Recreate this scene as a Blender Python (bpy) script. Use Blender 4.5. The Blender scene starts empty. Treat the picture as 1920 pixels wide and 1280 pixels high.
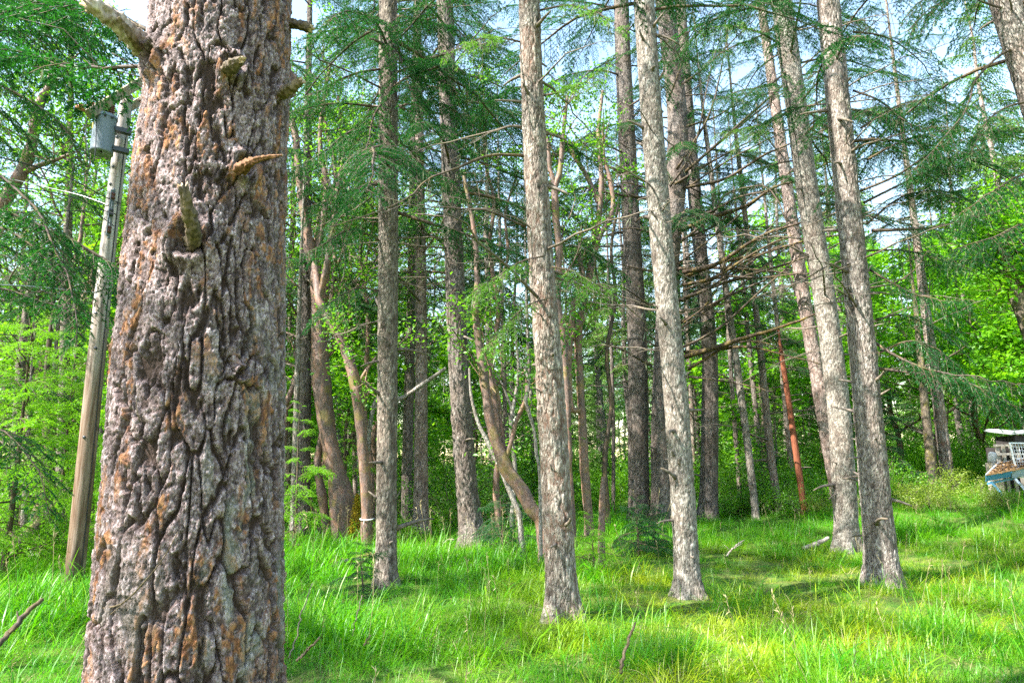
import bpy, math, random
import numpy as np
from mathutils import Vector, Matrix

# ------------------------------------------------------------------ camera, sky, sun, exposure
sc = bpy.context.scene
COL = sc.collection
R = math.radians
PITCH = R(10.9)
EYE = 1.6
cam_d = bpy.data.cameras.new('camera')
cam_d.sensor_width = 36.0
cam_d.lens = 24.0
cam_d.clip_start = 0.05
cam_d.clip_end = 3000
cam = bpy.data.objects.new('camera', cam_d)
cam.location = (0, 0, EYE)
cam.rotation_euler = (R(90) + PITCH, 0, 0)
COL.objects.link(cam)
sc.camera = cam

SUN = Vector((-0.70, -0.36, 0.86)).normalized()        # direction towards the sun
world = bpy.data.worlds.new('World')
sc.world = world
world.use_nodes = True
wt = world.node_tree
wt.nodes.clear()
sky = wt.nodes.new('ShaderNodeTexSky')
sky.sky_type = 'NISHITA'
sky.sun_disc = False
sky.sun_elevation = math.asin(SUN.z)
sky.sun_rotation = math.atan2(SUN.x, SUN.y)
sky.air_density = 1.6
sky.dust_density = 0.5
sky.ozone_density = 1.0
bg = wt.nodes.new('ShaderNodeBackground')
bg.inputs['Strength'].default_value = 0.13
wo = wt.nodes.new('ShaderNodeOutputWorld')
wt.links.new(sky.outputs[0], bg.inputs[0])
wt.links.new(bg.outputs[0], wo.inputs[0])

sun_d = bpy.data.lights.new('sun', 'SUN')
sun_d.energy = 5.0
sun_d.angle = R(0.55)
sun_d.color = (1.0, 0.965, 0.90)
sun = bpy.data.objects.new('sun', sun_d)
sun.location = SUN * 60
sun.rotation_euler = (-SUN).to_track_quat('-Z', 'Y').to_euler()
COL.objects.link(sun)

sc.view_settings.view_transform = 'Standard'
sc.view_settings.look = 'None'
sc.view_settings.exposure = 2.1
sc.view_settings.gamma = 1.0
sc.view_settings.use_curve_mapping = False
sc.render.engine = 'CYCLES'
cy = sc.cycles
cy.max_bounces = 7
cy.diffuse_bounces = 4
cy.glossy_bounces = 2
cy.transmission_bounces = 5
cy.transparent_max_bounces = 6
cy.caustics_reflective = False
cy.caustics_refractive = False
cy.use_adaptive_sampling = True
cy.adaptive_threshold = 0.02
cy.use_denoising = False
try:
    cy.denoiser = 'OPENIMAGEDENOISE'
    cy.denoising_input_passes = 'RGB_ALBEDO_NORMAL'
    cy.denoising_prefilter = 'ACCURATE'
except Exception:
    pass
sc.render.use_persistent_data = False

# ------------------------------------------------------------------ numpy noise
def _h(ix, iy, iz, seed):
    n = (ix.astype(np.int64) * 374761393 + iy.astype(np.int64) * 668265263 + iz.astype(np.int64) * 2147483647 + seed * 1274126177) & 0xFFFFFFFF
    n = ((n ^ (n >> 13)) * 1274126177) & 0xFFFFFFFF
    n = ((n ^ (n >> 16)) * 2246822519) & 0xFFFFFFFF
    n = n ^ (n >> 15)
    return (n & 0xFFFFFF).astype(np.float64) / float(0xFFFFFF)

def vnoise(p, seed=0):
    f = np.floor(p).astype(np.int64)
    t = p - f
    t = t * t * t * (t * (t * 6 - 15) + 10)
    out = 0
    for dx in (0, 1):
        wx = t[:, 0] if dx else 1 - t[:, 0]
        for dy in (0, 1):
            wy = t[:, 1] if dy else 1 - t[:, 1]
            for dz in (0, 1):
                wz = t[:, 2] if dz else 1 - t[:, 2]
                out = out + wx * wy * wz * _h(f[:, 0] + dx, f[:, 1] + dy, f[:, 2] + dz, seed)
    return out

def fbm(p, octv=3, seed=0, gain=0.5):
    a, s, tot = 1.0, 0, 0
    for i in range(octv):
        s = s + a * vnoise(p * (2.0 ** i), seed + i * 17)
        tot += a
        a *= gain
    return s / tot

def worley(p, seed=0):
    f = np.floor(p).astype(np.int64)
    f1 = np.full(len(p), 9.0); f2 = np.full(len(p), 9.0); cid = np.zeros(len(p))
    for dx in (-1, 0, 1):
        for dy in (-1, 0, 1):
            for dz in (-1, 0, 1):
                cx, cyy, cz = f[:, 0] + dx, f[:, 1] + dy, f[:, 2] + dz
                qx = cx + _h(cx, cyy, cz, seed + 1)
                qy = cyy + _h(cx, cyy, cz, seed + 2)
                qz = cz + _h(cx, cyy, cz, seed + 3)
                d = np.sqrt((qx - p[:, 0]) ** 2 + (qy - p[:, 1]) ** 2 + (qz - p[:, 2]) ** 2)
                near = d < f1
                f2 = np.where(near, f1, np.minimum(f2, d))
                cid = np.where(near, _h(cx, cyy, cz, seed + 5), cid)
                f1 = np.where(near, d, f1)
    return f1, f2, cid

def chips(p, seed=0, tilt=.5):
    """Angular scales: every cell its own height and its own slant, with crisp steps between cells; also the distance to the cell's edge."""
    f = np.floor(p).astype(np.int64)
    f1 = np.full(len(p), 9.0); f2 = np.full(len(p), 9.0); hv = np.zeros(len(p))
    for dx in (-1, 0, 1):
        for dy in (-1, 0, 1):
            for dz in (-1, 0, 1):
                c = [f[:, 0] + dx, f[:, 1] + dy, f[:, 2] + dz]
                o = [c[k] + _h(*c, seed + 1 + k) - p[:, k] for k in range(3)]
                d = np.sqrt(o[0] ** 2 + o[1] ** 2 + o[2] ** 2)
                v = _h(*c, seed + 5) + tilt * sum(o[k] * (_h(*c, seed + 7 + k) - .5) * 2 for k in range(3))
                near = d < f1
                f2 = np.where(near, f1, np.minimum(f2, d))
                hv = np.where(near, v, hv)
                f1 = np.where(near, d, f1)
    return hv, f2 - f1

def sstep(a, b, x):
    t = np.clip((np.asarray(x, dtype=float) - a) / (b - a), 0, 1)
    return t * t * (3 - 2 * t)

# ------------------------------------------------------------------ ground height and picture rays
def gh(x, y):
    x = np.asarray(x, dtype=float); y = np.asarray(y, dtype=float)
    h = 1.0 * sstep(11, 22, y) * sstep(4.5, 13, x)
    h = h - 0.55 * sstep(10.5, 17, y) * sstep(-4.5, -10, x)
    h = h + 0.05 * np.sin(x * 0.9 + 1.3) * np.cos(y * 0.7) + 0.03 * np.sin(x * 2.1 + y * 1.7)
    h = h + 0.015 * np.maximum(y - 30, 0)
    return h

def ghf(x, y):
    return float(gh(x, y))

def zc_of(py, Y):
    dy = (640 - py) / 1280
    return Y / (math.cos(PITCH) - dy * math.sin(PITCH))

def P(px, py, Y):
    """The point at distance Y from the camera's plane that the photograph shows at px, py."""
    s = zc_of(py, Y)
    dy = (640 - py) / 1280
    return np.array([(px - 960) / 1280 * s, Y, EYE + (math.sin(PITCH) + dy * math.cos(PITCH)) * s])

def RW(w, py, Y):
    return w / 2 / 1280 * zc_of(py, Y)

# ------------------------------------------------------------------ curves and meshes
def catmull(pts, n):
    pts = np.asarray(pts, dtype=float)
    if len(pts) < 3:
        t = np.linspace(0, 1, n)[:, None]
        return pts[0] * (1 - t) + pts[-1] * t
    p = np.vstack([2 * pts[0] - pts[1], pts, 2 * pts[-1] - pts[-2]])
    m = len(pts) - 1
    u = np.linspace(0, m, n)
    k = np.minimum(u.astype(int), m - 1)
    t = (u - k)[:, None]
    a, b, c, d = p[k], p[k + 1], p[k + 2], p[k + 3]
    return 0.5 * (2 * b + (c - a) * t + (2 * a - 5 * b + 4 * c - d) * t ** 2 + (3 * b - a - 3 * c + d) * t ** 3)

def nrm(v):
    v = np.asarray(v, dtype=float)
    return v / np.maximum(np.linalg.norm(v, axis=-1, keepdims=True), 1e-9)

class MB:
    def __init__(s):
        s.v = []; s.n = 0; s.f = []; s.at = {}
    def add(s, V, Fs, mat=0, attrs=None):
        V = np.asarray(V, dtype=np.float64).reshape(-1, 3)
        for Fx in (Fs if isinstance(Fs, list) else [Fs]):
            Fx = np.asarray(Fx, dtype=np.int64)
            if Fx.size:
                s.f.append((Fx + s.n, mat))
        for k in set(list(s.at) + list(attrs or {})):
            lst = s.at.setdefault(k, [np.zeros(s.n)] if s.n else [])
            lst.append(np.asarray(attrs[k], dtype=float) if attrs and k in attrs else np.zeros(len(V)))
        s.v.append(V); s.n += len(V)
    def tube(s, pts, rad, k=6, mat=0, cap=True, attrs=None):
        V, Fq = tube(pts, rad, k)
        fs = [Fq]
        m = len(pts)
        if cap:
            V = np.vstack([V, pts[0], pts[-1]])
            i = np.arange(k); j = (i + 1) % k
            fs.append(np.stack([np.full(k, m * k), j, i], 1))
            fs.append(np.stack([np.full(k, m * k + 1), (m - 1) * k + i, (m - 1) * k + j], 1))
        s.add(V, fs, mat, attrs)
    def box(s, c, size, rot=None, mat=0):
        d = np.array([[x, y, z] for x in (-.5, .5) for y in (-.5, .5) for z in (-.5, .5)]) * np.asarray(size)
        if rot is not None:
            d = d @ np.asarray(rot).T
        s.add(d + np.asarray(c), np.array([[0, 1, 3, 2], [4, 6, 7, 5], [0, 4, 5, 1], [2, 3, 7, 6], [0, 2, 6, 4], [1, 5, 7, 3]]), mat)
    def bar(s, a, b, w, h, mat=0, up=(0, 0, 1)):
        a = np.asarray(a, float); b = np.asarray(b, float)
        t = nrm(b - a); u = np.asarray(up, float)
        if abs(np.dot(t, u)) > .95: u = np.array([1., 0, 0])
        x = nrm(np.cross(t, u)); z = np.cross(x, t)
        s.box((a + b) / 2, (np.linalg.norm(b - a), w, h), np.stack([t, x, z], 1), mat)
    def build(s, name, mats, parent=None, smooth=True, link=True):
        me = bpy.data.meshes.new(name)
        V = np.vstack(s.v) if s.v else np.zeros((0, 3))
        me.vertices.add(len(V))
        me.vertices.foreach_set('co', V.astype(np.float32).ravel())
        loops = np.concatenate([f.ravel() for f, _ in s.f]).astype(np.int32)
        tot = np.concatenate([np.full(len(f), f.shape[1]) for f, _ in s.f])
        mi = np.concatenate([np.full(len(f), m) for f, m in s.f]).astype(np.int32)
        start = np.concatenate([[0], np.cumsum(tot)[:-1]]).astype(np.int32)
        me.loops.add(len(loops))
        me.loops.foreach_set('vertex_index', loops)
        me.polygons.add(len(tot))
        me.polygons.foreach_set('loop_start', start)
        me.polygons.foreach_set('material_index', mi)
        me.polygons.foreach_set('use_smooth', np.full(len(tot), bool(smooth)))
        for k, lst in s.at.items():
            a = me.attributes.new(k, 'FLOAT', 'POINT')
            a.data.foreach_set('value', np.concatenate(lst).astype(np.float32))
        me.update(calc_edges=True)
        for m in (mats if isinstance(mats, (list, tuple)) else [mats]):
            me.materials.append(m)
        if not link:
            return me
        return put(name, me, parent)

def put(name, me, parent=None, loc=None, rot=None, scale=None):
    o = bpy.data.objects.new(name, me)
    COL.objects.link(o)
    if parent is not None: o.parent = parent
    if loc is not None: o.location = loc
    if rot is not None: o.rotation_euler = rot
    if scale is not None: o.scale = (scale,) * 3 if np.isscalar(scale) else scale
    return o

def recolour(o, m):
    o.material_slots[0].link = 'OBJECT'
    o.material_slots[0].material = m
    return o

def tag(o, label=None, cat=None, group=None, kind=None):
    if label: o['label'] = label
    if cat: o['category'] = cat
    if group: o['group'] = group
    if kind: o['kind'] = kind
    return o

def thing(name, label, cat, loc=(0, 0, 0), group=None, rz=0):
    o = bpy.data.objects.new(name, None)
    o.empty_display_size = .1
    COL.objects.link(o)
    o.location = loc
    o.rotation_euler = (0, 0, rz)
    return tag(o, label, cat, group)

def frames(pts):
    pts = np.asarray(pts, float)
    T = nrm(np.gradient(pts, axis=0))
    u = np.array([0., 1, 0]) if abs(T[0, 2]) > .6 else np.array([0., 0, 1])
    U = np.zeros_like(T)
    for i in range(len(T)):
        u = u - T[i] * np.dot(u, T[i])
        u = u / max(np.linalg.norm(u), 1e-9)
        U[i] = u
    return T, U, np.cross(T, U)

def tube(pts, rad, k):
    pts = np.asarray(pts, float)
    rad = np.broadcast_to(np.asarray(rad, float), (len(pts),))
    T, U, W = frames(pts)
    a = np.arange(k) * 2 * np.pi / k
    V = pts[:, None] + rad[:, None, None] * (np.cos(a)[None, :, None] * U[:, None] + np.sin(a)[None, :, None] * W[:, None])
    n = len(pts)
    i = np.arange(n - 1)[:, None] * k; j = np.arange(k)[None]; j2 = (j + 1) % k
    Fq = np.stack([i + j, i + j2, i + k + j2, i + k + j], -1).reshape(-1, 4)
    return V.reshape(-1, 3), Fq

# ------------------------------------------------------------------ materials
def mat(name):
    m = bpy.data.materials.new(name)
    m.use_nodes = True
    nt = m.node_tree
    nt.nodes.clear()
    out = nt.nodes.new('ShaderNodeOutputMaterial')
    return m, nt, out

def N(nt, kind, **kw):
    n = nt.nodes.new('ShaderNode' + kind)
    for k, v in kw.items():
        if k in n.inputs: n.inputs[k].default_value = v
        else: setattr(n, k, v)
    return n

def L(nt, a, b):
    nt.links.new(a, b)

def ramp(nt, src, stops):
    r = nt.nodes.new('ShaderNodeValToRGB')
    e = r.color_ramp.elements
    while len(e) < len(stops): e.new(.5)
    for q, (p, c) in zip(e, stops):
        q.position = p
        q.color = (*c, 1) if len(c) == 3 else c
    L(nt, src, r.inputs[0])
    return r.outputs[0]

def mix(nt, f, a, b):
    m = nt.nodes.new('ShaderNodeMix')
    m.data_type = 'RGBA'
    for sock, v in ((m.inputs[0], f), (m.inputs[6], a), (m.inputs[7], b)):
        if isinstance(v, (int, float)): sock.default_value = v
        elif isinstance(v, tuple): sock.default_value = (*v, 1)
        else: L(nt, v, sock)
    return m.outputs[2]

def math_(nt, op, a, b=None):
    m = nt.nodes.new('ShaderNodeMath'); m.operation = op
    for sock, v in ((m.inputs[0], a), (m.inputs[1], b)):
        if v is None: continue
        if isinstance(v, (int, float)): sock.default_value = v
        else: L(nt, v, sock)
    return m.outputs[0]

def coords(nt, scale=(1, 1, 1), kind='Object'):
    tc = nt.nodes.new('ShaderNodeTexCoord')
    mp = nt.nodes.new('ShaderNodeMapping')
    mp.inputs['Scale'].default_value = scale
    L(nt, tc.outputs[kind], mp.inputs[0])
    return mp.outputs[0]

def noise(nt, co, scale, detail=4, rough=.55):
    n = N(nt, 'TexNoise', Scale=scale, Detail=detail, Roughness=rough)
    L(nt, co, n.inputs['Vector'])
    return n.outputs[0]

def attr(nt, name, kind='GEOMETRY'):
    a = nt.nodes.new('ShaderNodeAttribute')
    a.attribute_name = name
    a.attribute_type = kind
    return a.outputs['Fac']

def principled(nt, out, col, rough=.8, bump=None, dist=.01, strength=.6, metal=0, spec=.3):
    b = nt.nodes.new('ShaderNodeBsdfPrincipled')
    if isinstance(col, tuple): b.inputs['Base Color'].default_value = (*col, 1)
    else: L(nt, col, b.inputs['Base Color'])
    b.inputs['Roughness'].default_value = rough
    b.inputs['Metallic'].default_value = metal
    b.inputs['Specular IOR Level'].default_value = spec
    if bump is not None:
        bp = N(nt, 'Bump', Strength=strength, Distance=dist)
        L(nt, bump, bp.inputs['Height'])
        L(nt, bp.outputs[0], b.inputs['Normal'])
    L(nt, b.outputs[0], out.inputs[0])
    return b

def m_bark_hero():
    m, nt, out = mat('pine_bark')
    co = coords(nt, (1, 1, .55))
    fine = noise(nt, co, 120, 6, .75)
    mid = noise(nt, co, 26, 5, .65)
    both = math_(nt, 'ADD', math_(nt, 'MULTIPLY', fine, .62), math_(nt, 'MULTIPLY', mid, .38))
    grey = ramp(nt, both, [(.36, (.022, .016, .014)), (.44, (.085, .064, .062)), (.51, (.21, .172, .174)), (.60, (.54, .49, .505))])
    grey2 = mix(nt, ramp(nt, mid, [(.4, (0, 0, 0)), (.62, (1, 1, 1))]), grey, mix(nt, .55, grey, (.17, .105, .085)))
    orange = ramp(nt, noise(nt, co, 45, 4), [(.36, (.12, .045, .02)), (.5, (.30, .125, .05)), (.64, (.48, .24, .11))])
    tone = ramp(nt, attr(nt, 'tone'), [(.0, (.42, .32, .28)), (.30, (.92, .82, .78)), (.60, (1.35, 1.27, 1.24)), (1, (2.0, 1.92, 1.90))])
    tm = nt.nodes.new('ShaderNodeMix'); tm.data_type = 'RGBA'; tm.blend_type = 'MULTIPLY'; tm.inputs[0].default_value = 1
    L(nt, grey2, tm.inputs[6]); L(nt, tone, tm.inputs[7])
    c = mix(nt, attr(nt, 'orange'), tm.outputs[2], orange)
    c = mix(nt, math_(nt, 'MULTIPLY', attr(nt, 'rim'), .72), c, (.035, .022, .017))
    c = mix(nt, attr(nt, 'lichen'), c, mix(nt, fine, (.20, .23, .16), (.42, .46, .36)))
    deep = mix(nt, fine, (.022, .013, .009), (.075, .042, .027))
    c = mix(nt, attr(nt, 'plate'), deep, c)
    vo = N(nt, 'TexVoronoi', Scale=75.0); vo.feature = 'F1'
    L(nt, co, vo.inputs['Vector'])
    hgt = math_(nt, 'ADD', math_(nt, 'MULTIPLY', vo.outputs['Distance'], .7), math_(nt, 'ADD', fine, math_(nt, 'MULTIPLY', mid, 1.2)))
    principled(nt, out, c, .8, hgt, .010, 1.0, spec=.3)
    return m

def m_bark(name, dark, light, lichen=.3, reddish=0., moss=0., crk=None):
    m, nt, out = mat(name)
    co = coords(nt, (1, 1, .28))
    co1 = coords(nt)
    fine = noise(nt, co, 46, 6, .75)
    vo = N(nt, 'TexVoronoi', Scale=26.0); vo.feature = 'DISTANCE_TO_EDGE'
    w = nt.nodes.new('ShaderNodeVectorMath'); w.operation = 'ADD'
    nz = N(nt, 'TexNoise', Scale=9.0, Detail=3.0)
    L(nt, co, nz.inputs['Vector'])
    sc_ = nt.nodes.new('ShaderNodeVectorMath'); sc_.operation = 'SCALE'; sc_.inputs['Scale'].default_value = .16
    L(nt, nz.outputs['Color'], sc_.inputs[0]); L(nt, co, w.inputs[0]); L(nt, sc_.outputs[0], w.inputs[1])
    L(nt, w.outputs[0], vo.inputs['Vector'])
    edge = vo.outputs['Distance']
    c = ramp(nt, fine, [(.36, tuple(x * .55 for x in dark)), (.45, dark), (.53, tuple(a * .35 + b * .65 for a, b in zip(dark, light))), (.62, light)])
    big = noise(nt, co1, 2.3, 4)
    c = mix(nt, math_(nt, 'MULTIPLY', ramp(nt, big, [(.42, (0, 0, 0)), (.62, (1, 1, 1))]), .45), c, (.17, .12, .09) if reddish < .5 else (.25, .155, .12))
    crack = ramp(nt, edge, [(.0, (1, 1, 1)), (.09, (0, 0, 0))])
    c = mix(nt, math_(nt, 'MULTIPLY', crack, .5), c, tuple(x * .45 for x in dark))
    li = ramp(nt, noise(nt, co1, 17, 6, .75), [(.60 - .10 * lichen, (0, 0, 0)), (.72 - .1 * lichen, (1, 1, 1))])
    c = mix(nt, math_(nt, 'MULTIPLY', li, min(.8, .2 + .6 * lichen)), c, mix(nt, fine, (.30, .295, .255), (.56, .54, .48)))
    if moss:
        mo = ramp(nt, noise(nt, co1, 4.5, 5, .7), [(.5, (0, 0, 0)), (.62, (1, 1, 1))])
        c = mix(nt, math_(nt, 'MULTIPLY', mo, moss), c, (.17, .15, .03))
    c = mix(nt, math_(nt, 'MULTIPLY', attr(nt, 'crack'), .85), c, mix(nt, ramp(nt, big, [(.45, (0, 0, 0)), (.55, (1, 1, 1))]), tuple(x * .4 for x in dark), crk or tuple(x * .5 for x in dark)))
    c = mix(nt, math_(nt, 'MULTIPLY', attr(nt, 'knot'), .9), c, (.045, .033, .026))
    tn = nt.nodes.new('ShaderNodeMix'); tn.data_type = 'RGBA'; tn.blend_type = 'MULTIPLY'; tn.inputs[0].default_value = 1
    L(nt, c, tn.inputs[6]); L(nt, ramp(nt, attr(nt, 'tone'), [(0, (1, 1, 1)), (.08, (.66, .60, .57)), (.45, (1.05, 1.03, 1.0)), (1, (1.38, 1.36, 1.33))]), tn.inputs[7]); c = tn.outputs[2]
    hgt = math_(nt, 'ADD', math_(nt, 'MULTIPLY', fine, .5), math_(nt, 'MINIMUM', math_(nt, 'MULTIPLY', edge, 4.0), .8))
    principled(nt, out, c, .85, hgt, .014, .8, spec=.2)
    return m

def m_madrone():
    m, nt, out = mat('madrone_bark')
    co = coords(nt, (1, 1, .35))
    f = noise(nt, co, 9, 5, .6)
    c = ramp(nt, f, [(.3, (.05, .033, .027)), (.45, (.12, .075, .058)), (.53, (.21, .11, .075)), (.62, (.33, .15, .075)), (.74, (.29, .24, .20))])
    fine = noise(nt, co, 50, 6, .75)
    c = mix(nt, .5, c, ramp(nt, fine, [(.38, (.04, .027, .021)), (.5, (.15, .10, .08)), (.62, (.35, .28, .24))]))
    mo = ramp(nt, noise(nt, coords(nt), 2.1, 4), [(.56, (0, 0, 0)), (.64, (1, 1, 1))])
    c = mix(nt, math_(nt, 'MULTIPLY', mo, .55), c, (.20, .16, .03))
    principled(nt, out, c, .65, fine, .006, .6)
    return m

def m_wood(name, dark, light, moss=0, scale=30, stretch=.12, rough=.8):
    m, nt, out = mat(name)
    co = coords(nt, (1, 1, stretch))
    f = noise(nt, co, scale, 5, .6)
    c = ramp(nt, f, [(.3, dark), (.7, light)])
    if moss:
        mo = ramp(nt, noise(nt, coords(nt), 5, 5, .7), [(.47, (0, 0, 0)), (.58, (1, 1, 1))])
        c = mix(nt, math_(nt, 'MULTIPLY', mo, moss), c, (.24, .17, .025))
    principled(nt, out, c, rough, f, .006, .6, spec=.25)
    return m

def m_pole():
    m, nt, out = mat('pole_wood')
    co = coords(nt, (1, 1, .05))
    f = noise(nt, co, 26, 6, .65)
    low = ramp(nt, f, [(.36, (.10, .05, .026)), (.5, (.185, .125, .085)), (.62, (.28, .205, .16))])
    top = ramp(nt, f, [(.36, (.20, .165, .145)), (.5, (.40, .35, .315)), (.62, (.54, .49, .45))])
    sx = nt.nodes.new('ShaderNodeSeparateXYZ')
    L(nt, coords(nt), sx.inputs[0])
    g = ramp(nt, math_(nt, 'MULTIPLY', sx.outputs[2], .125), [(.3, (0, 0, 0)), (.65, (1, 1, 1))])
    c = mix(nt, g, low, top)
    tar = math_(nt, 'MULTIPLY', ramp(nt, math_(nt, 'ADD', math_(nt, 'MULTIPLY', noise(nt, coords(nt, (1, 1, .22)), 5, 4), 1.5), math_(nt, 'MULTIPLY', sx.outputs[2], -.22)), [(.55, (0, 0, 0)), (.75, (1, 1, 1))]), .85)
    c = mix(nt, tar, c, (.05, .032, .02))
    kn = ramp(nt, noise(nt, coords(nt, (1, 1, .6)), 6.5, 1), [(.69, (0, 0, 0)), (.74, (1, 1, 1))])
    c = mix(nt, math_(nt, 'MULTIPLY', kn, .7), c, (.06, .04, .03))
    principled(nt, out, c, .8, f, .006, .7, spec=.2)
    return m

def m_plain(name, col, rough=.5, metal=0, var=.25, scale=14):
    m, nt, out = mat(name)
    f = noise(nt, coords(nt), scale, 5, .65)
    c = mix(nt, f, tuple(x * (1 - var) for x in col), tuple(min(1, x * (1 + var)) for x in col))
    principled(nt, out, c, rough, f, .003, .25, metal)
    return m

def m_leaf(name, a, b, trans, tcol, gloss=.06, ins=None, rough=.45, warm=None):
    """Thin leaf or needle: diffuse, light passing through, a little sheen; colour varies from piece to piece."""
    m, nt, out = mat(name)
    oi = nt.nodes.new('ShaderNodeObjectInfo')
    geo = nt.nodes.new('ShaderNodeNewGeometry')
    r = math_(nt, 'ADD', math_(nt, 'MULTIPLY', oi.outputs['Random'], .45), math_(nt, 'MULTIPLY', attr(nt, 'var'), .55))
    c = mix(nt, r, a, b)
    t = mix(nt, r, tuple(x * .75 for x in tcol), tcol)
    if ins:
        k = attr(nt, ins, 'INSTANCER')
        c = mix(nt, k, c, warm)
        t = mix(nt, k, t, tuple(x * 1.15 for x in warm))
    d = nt.nodes.new('ShaderNodeBsdfDiffuse'); L(nt, c, d.inputs[0])
    tr = nt.nodes.new('ShaderNodeBsdfTranslucent'); L(nt, t, tr.inputs[0])
    mx = nt.nodes.new('ShaderNodeMixShader'); mx.inputs[0].default_value = trans
    L(nt, d.outputs[0], mx.inputs[1]); L(nt, tr.outputs[0], mx.inputs[2])
    g = N(nt, 'BsdfGlossy', Roughness=rough)
    g.inputs[0].default_value = (.9, .95, .9, 1)
    m2 = nt.nodes.new('ShaderNodeMixShader'); m2.inputs[0].default_value = gloss
    L(nt, mx.outputs[0], m2.inputs[1]); L(nt, g.outputs[0], m2.inputs[2])
    L(nt, m2.outputs[0], out.inputs[0])
    return m

def m_ground():
    m, nt, out = mat('forest_floor')
    co = coords(nt)
    f = noise(nt, co, 3.0, 6, .7)
    g = noise(nt, co, 34, 5, .7)
    c = ramp(nt, g, [(.3, (.07, .075, .022)), (.5, (.13, .15, .035)), (.68, (.25, .21, .09)), (.85, (.32, .25, .13))])
    c2 = ramp(nt, g, [(.3, (.03, .075, .012)), (.7, (.08, .17, .025))])
    c = mix(nt, ramp(nt, f, [(.42, (0, 0, 0)), (.62, (1, 1, 1))]), c2, c)
    principled(nt, out, c, .95, g, .03, .9, spec=.1)
    return m

M = dict(
    hero=m_bark_hero(),
    fir=m_bark('fir_bark', (.13, .105, .085), (.34, .30, .255), .35),
    pale=m_bark('pale_fir_bark', (.145, .117, .095), (.43, .38, .33), .6, crk=(.15, .075, .048)),
    sunny=m_bark('sunlit_fir_bark', (.15, .122, .105), (.44, .395, .355), .55),
    brown=m_bark('brown_fir_bark', (.10, .085, .075), (.29, .25, .225), .1),
    pink=m_bark('reddish_pine_bark', (.18, .135, .118), (.50, .41, .37), .15, .6),
    mossy=m_bark('mossy_bark', (.09, .075, .055), (.24, .20, .15), .1, 0, .85),
    lichen=m_bark('lichen_bark', (.15, .132, .112), (.40, .365, .32), .8),
    cedar=m_wood('cedar_bark', (.10, .03, .014), (.30, .10, .05), 0, 40, .05),
    madrone=m_madrone(),
    limb=m_wood('limb_wood', (.028, .02, .016), (.12, .09, .07), .2),
    mosslimb=m_wood('mossy_limb_wood', (.03, .02, .015), (.11, .075, .05), .4),
    twig=m_wood('twig_wood', (.065, .05, .042), (.20, .165, .135), .15),
    dead=m_wood('bleached_wood', (.16, .11, .08), (.50, .43, .36), 0, 45, .2),
    stub=m_wood('stub_wood', (.026, .020, .014), (.185, .135, .085), .15, 70, .25),
    spike=m_wood('orange_stub_wood', (.04, .018, .009), (.26, .125, .055), 0, 80, .3),
    inner=m_wood('broken_wood', (.30, .16, .07), (.66, .49, .31), 0, 40, .2),
    lich=m_leaf('beard_lichen', (.22, .25, .15), (.36, .38, .25), .3, (.3, .33, .2), 0),
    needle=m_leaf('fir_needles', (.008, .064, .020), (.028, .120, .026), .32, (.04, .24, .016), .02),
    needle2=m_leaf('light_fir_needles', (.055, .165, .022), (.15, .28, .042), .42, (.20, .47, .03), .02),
    young=m_leaf('new_growth_needles', (.075, .26, .006), (.20, .43, .010), .48, (.32, .70, .01), .02),
    brownneedle=m_leaf('dry_needles', (.22, .12, .04), (.34, .19, .07), .3, (.3, .16, .05), .02),
    maple=m_leaf('maple_leaves', (.050, .22, .006), (.15, .36, .012), .52, (.28, .64, .012), .025),
    madleaf=m_leaf('madrone_leaves', (.040, .15, .014), (.115, .26, .022), .45, (.22, .54, .015), .025, rough=.45),
    bush=m_leaf('shrub_leaves', (.055, .20, .008), (.15, .34, .014), .50, (.26, .60, .012), .03),
    yellow=m_leaf('yellow_green_leaves', (.14, .24, .02), (.27, .34, .035), .48, (.38, .52, .04), .04),
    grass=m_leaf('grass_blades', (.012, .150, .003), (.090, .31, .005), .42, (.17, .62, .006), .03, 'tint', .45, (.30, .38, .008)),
    straw=m_leaf('dry_straw', (.36, .30, .15), (.52, .44, .24), .35, (.5, .42, .22), .02),
    ground=m_ground(),
    pole=m_pole(),
    arm=m_wood('weathered_timber', (.12, .10, .07), (.36, .31, .23), .4, 30, .2),
    steel=m_plain('galvanised_steel', (.17, .20, .22), .5, .1, .15),
    darksteel=m_plain('dark_steel', (.06, .065, .07), .5, .5),
    porcelain=m_plain('brown_porcelain', (.10, .035, .025), .15, 0),
    copper=m_plain('orange_insulator', (.45, .13, .05), .3, 0),
    label=m_plain('yellow_sticker', (.75, .55, .12), .5, 0),
    wire=m_plain('black_cable', (.025, .025, .028), .5),
    alu=m_plain('bare_wire', (.35, .36, .36), .4, .6),
    blue=m_plain('blue_paint', (.10, .32, .55), .45, 0, .35, 6),
    palepaint=m_plain('pale_blue_paint', (.42, .50, .62), .45, 0, .25, 6),
    rust=m_plain('rusty_edge', (.30, .17, .07), .8, 0, .4, 9),
    white=m_plain('white_paint', (.72, .73, .74), .45, 0, .1),
    tarp=m_plain('white_sheet', (.33, .34, .34), .6, 0, .25, 5),
    greywood=m_wood('grey_planks', (.20, .17, .14), (.45, .40, .34), 0, 20, .3),
    dark=m_plain('dark_panel', (.035, .03, .028), .7),
    litter=m_leaf('fallen_leaves', (.20, .12, .06), (.40, .26, .14), .15, (.3, .2, .1), .0),
    road=m_plain('pale_gravel', (.48, .43, .37), .95, 0, .3, 3),
    moss=m_leaf('yellow_moss', (.26, .20, .02), (.42, .32, .03), .3, (.4, .3, .03), 0),
    log=m_wood('rotten_log_wood', (.10, .055, .03), (.33, .20, .12), .35, 22),
)
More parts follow.
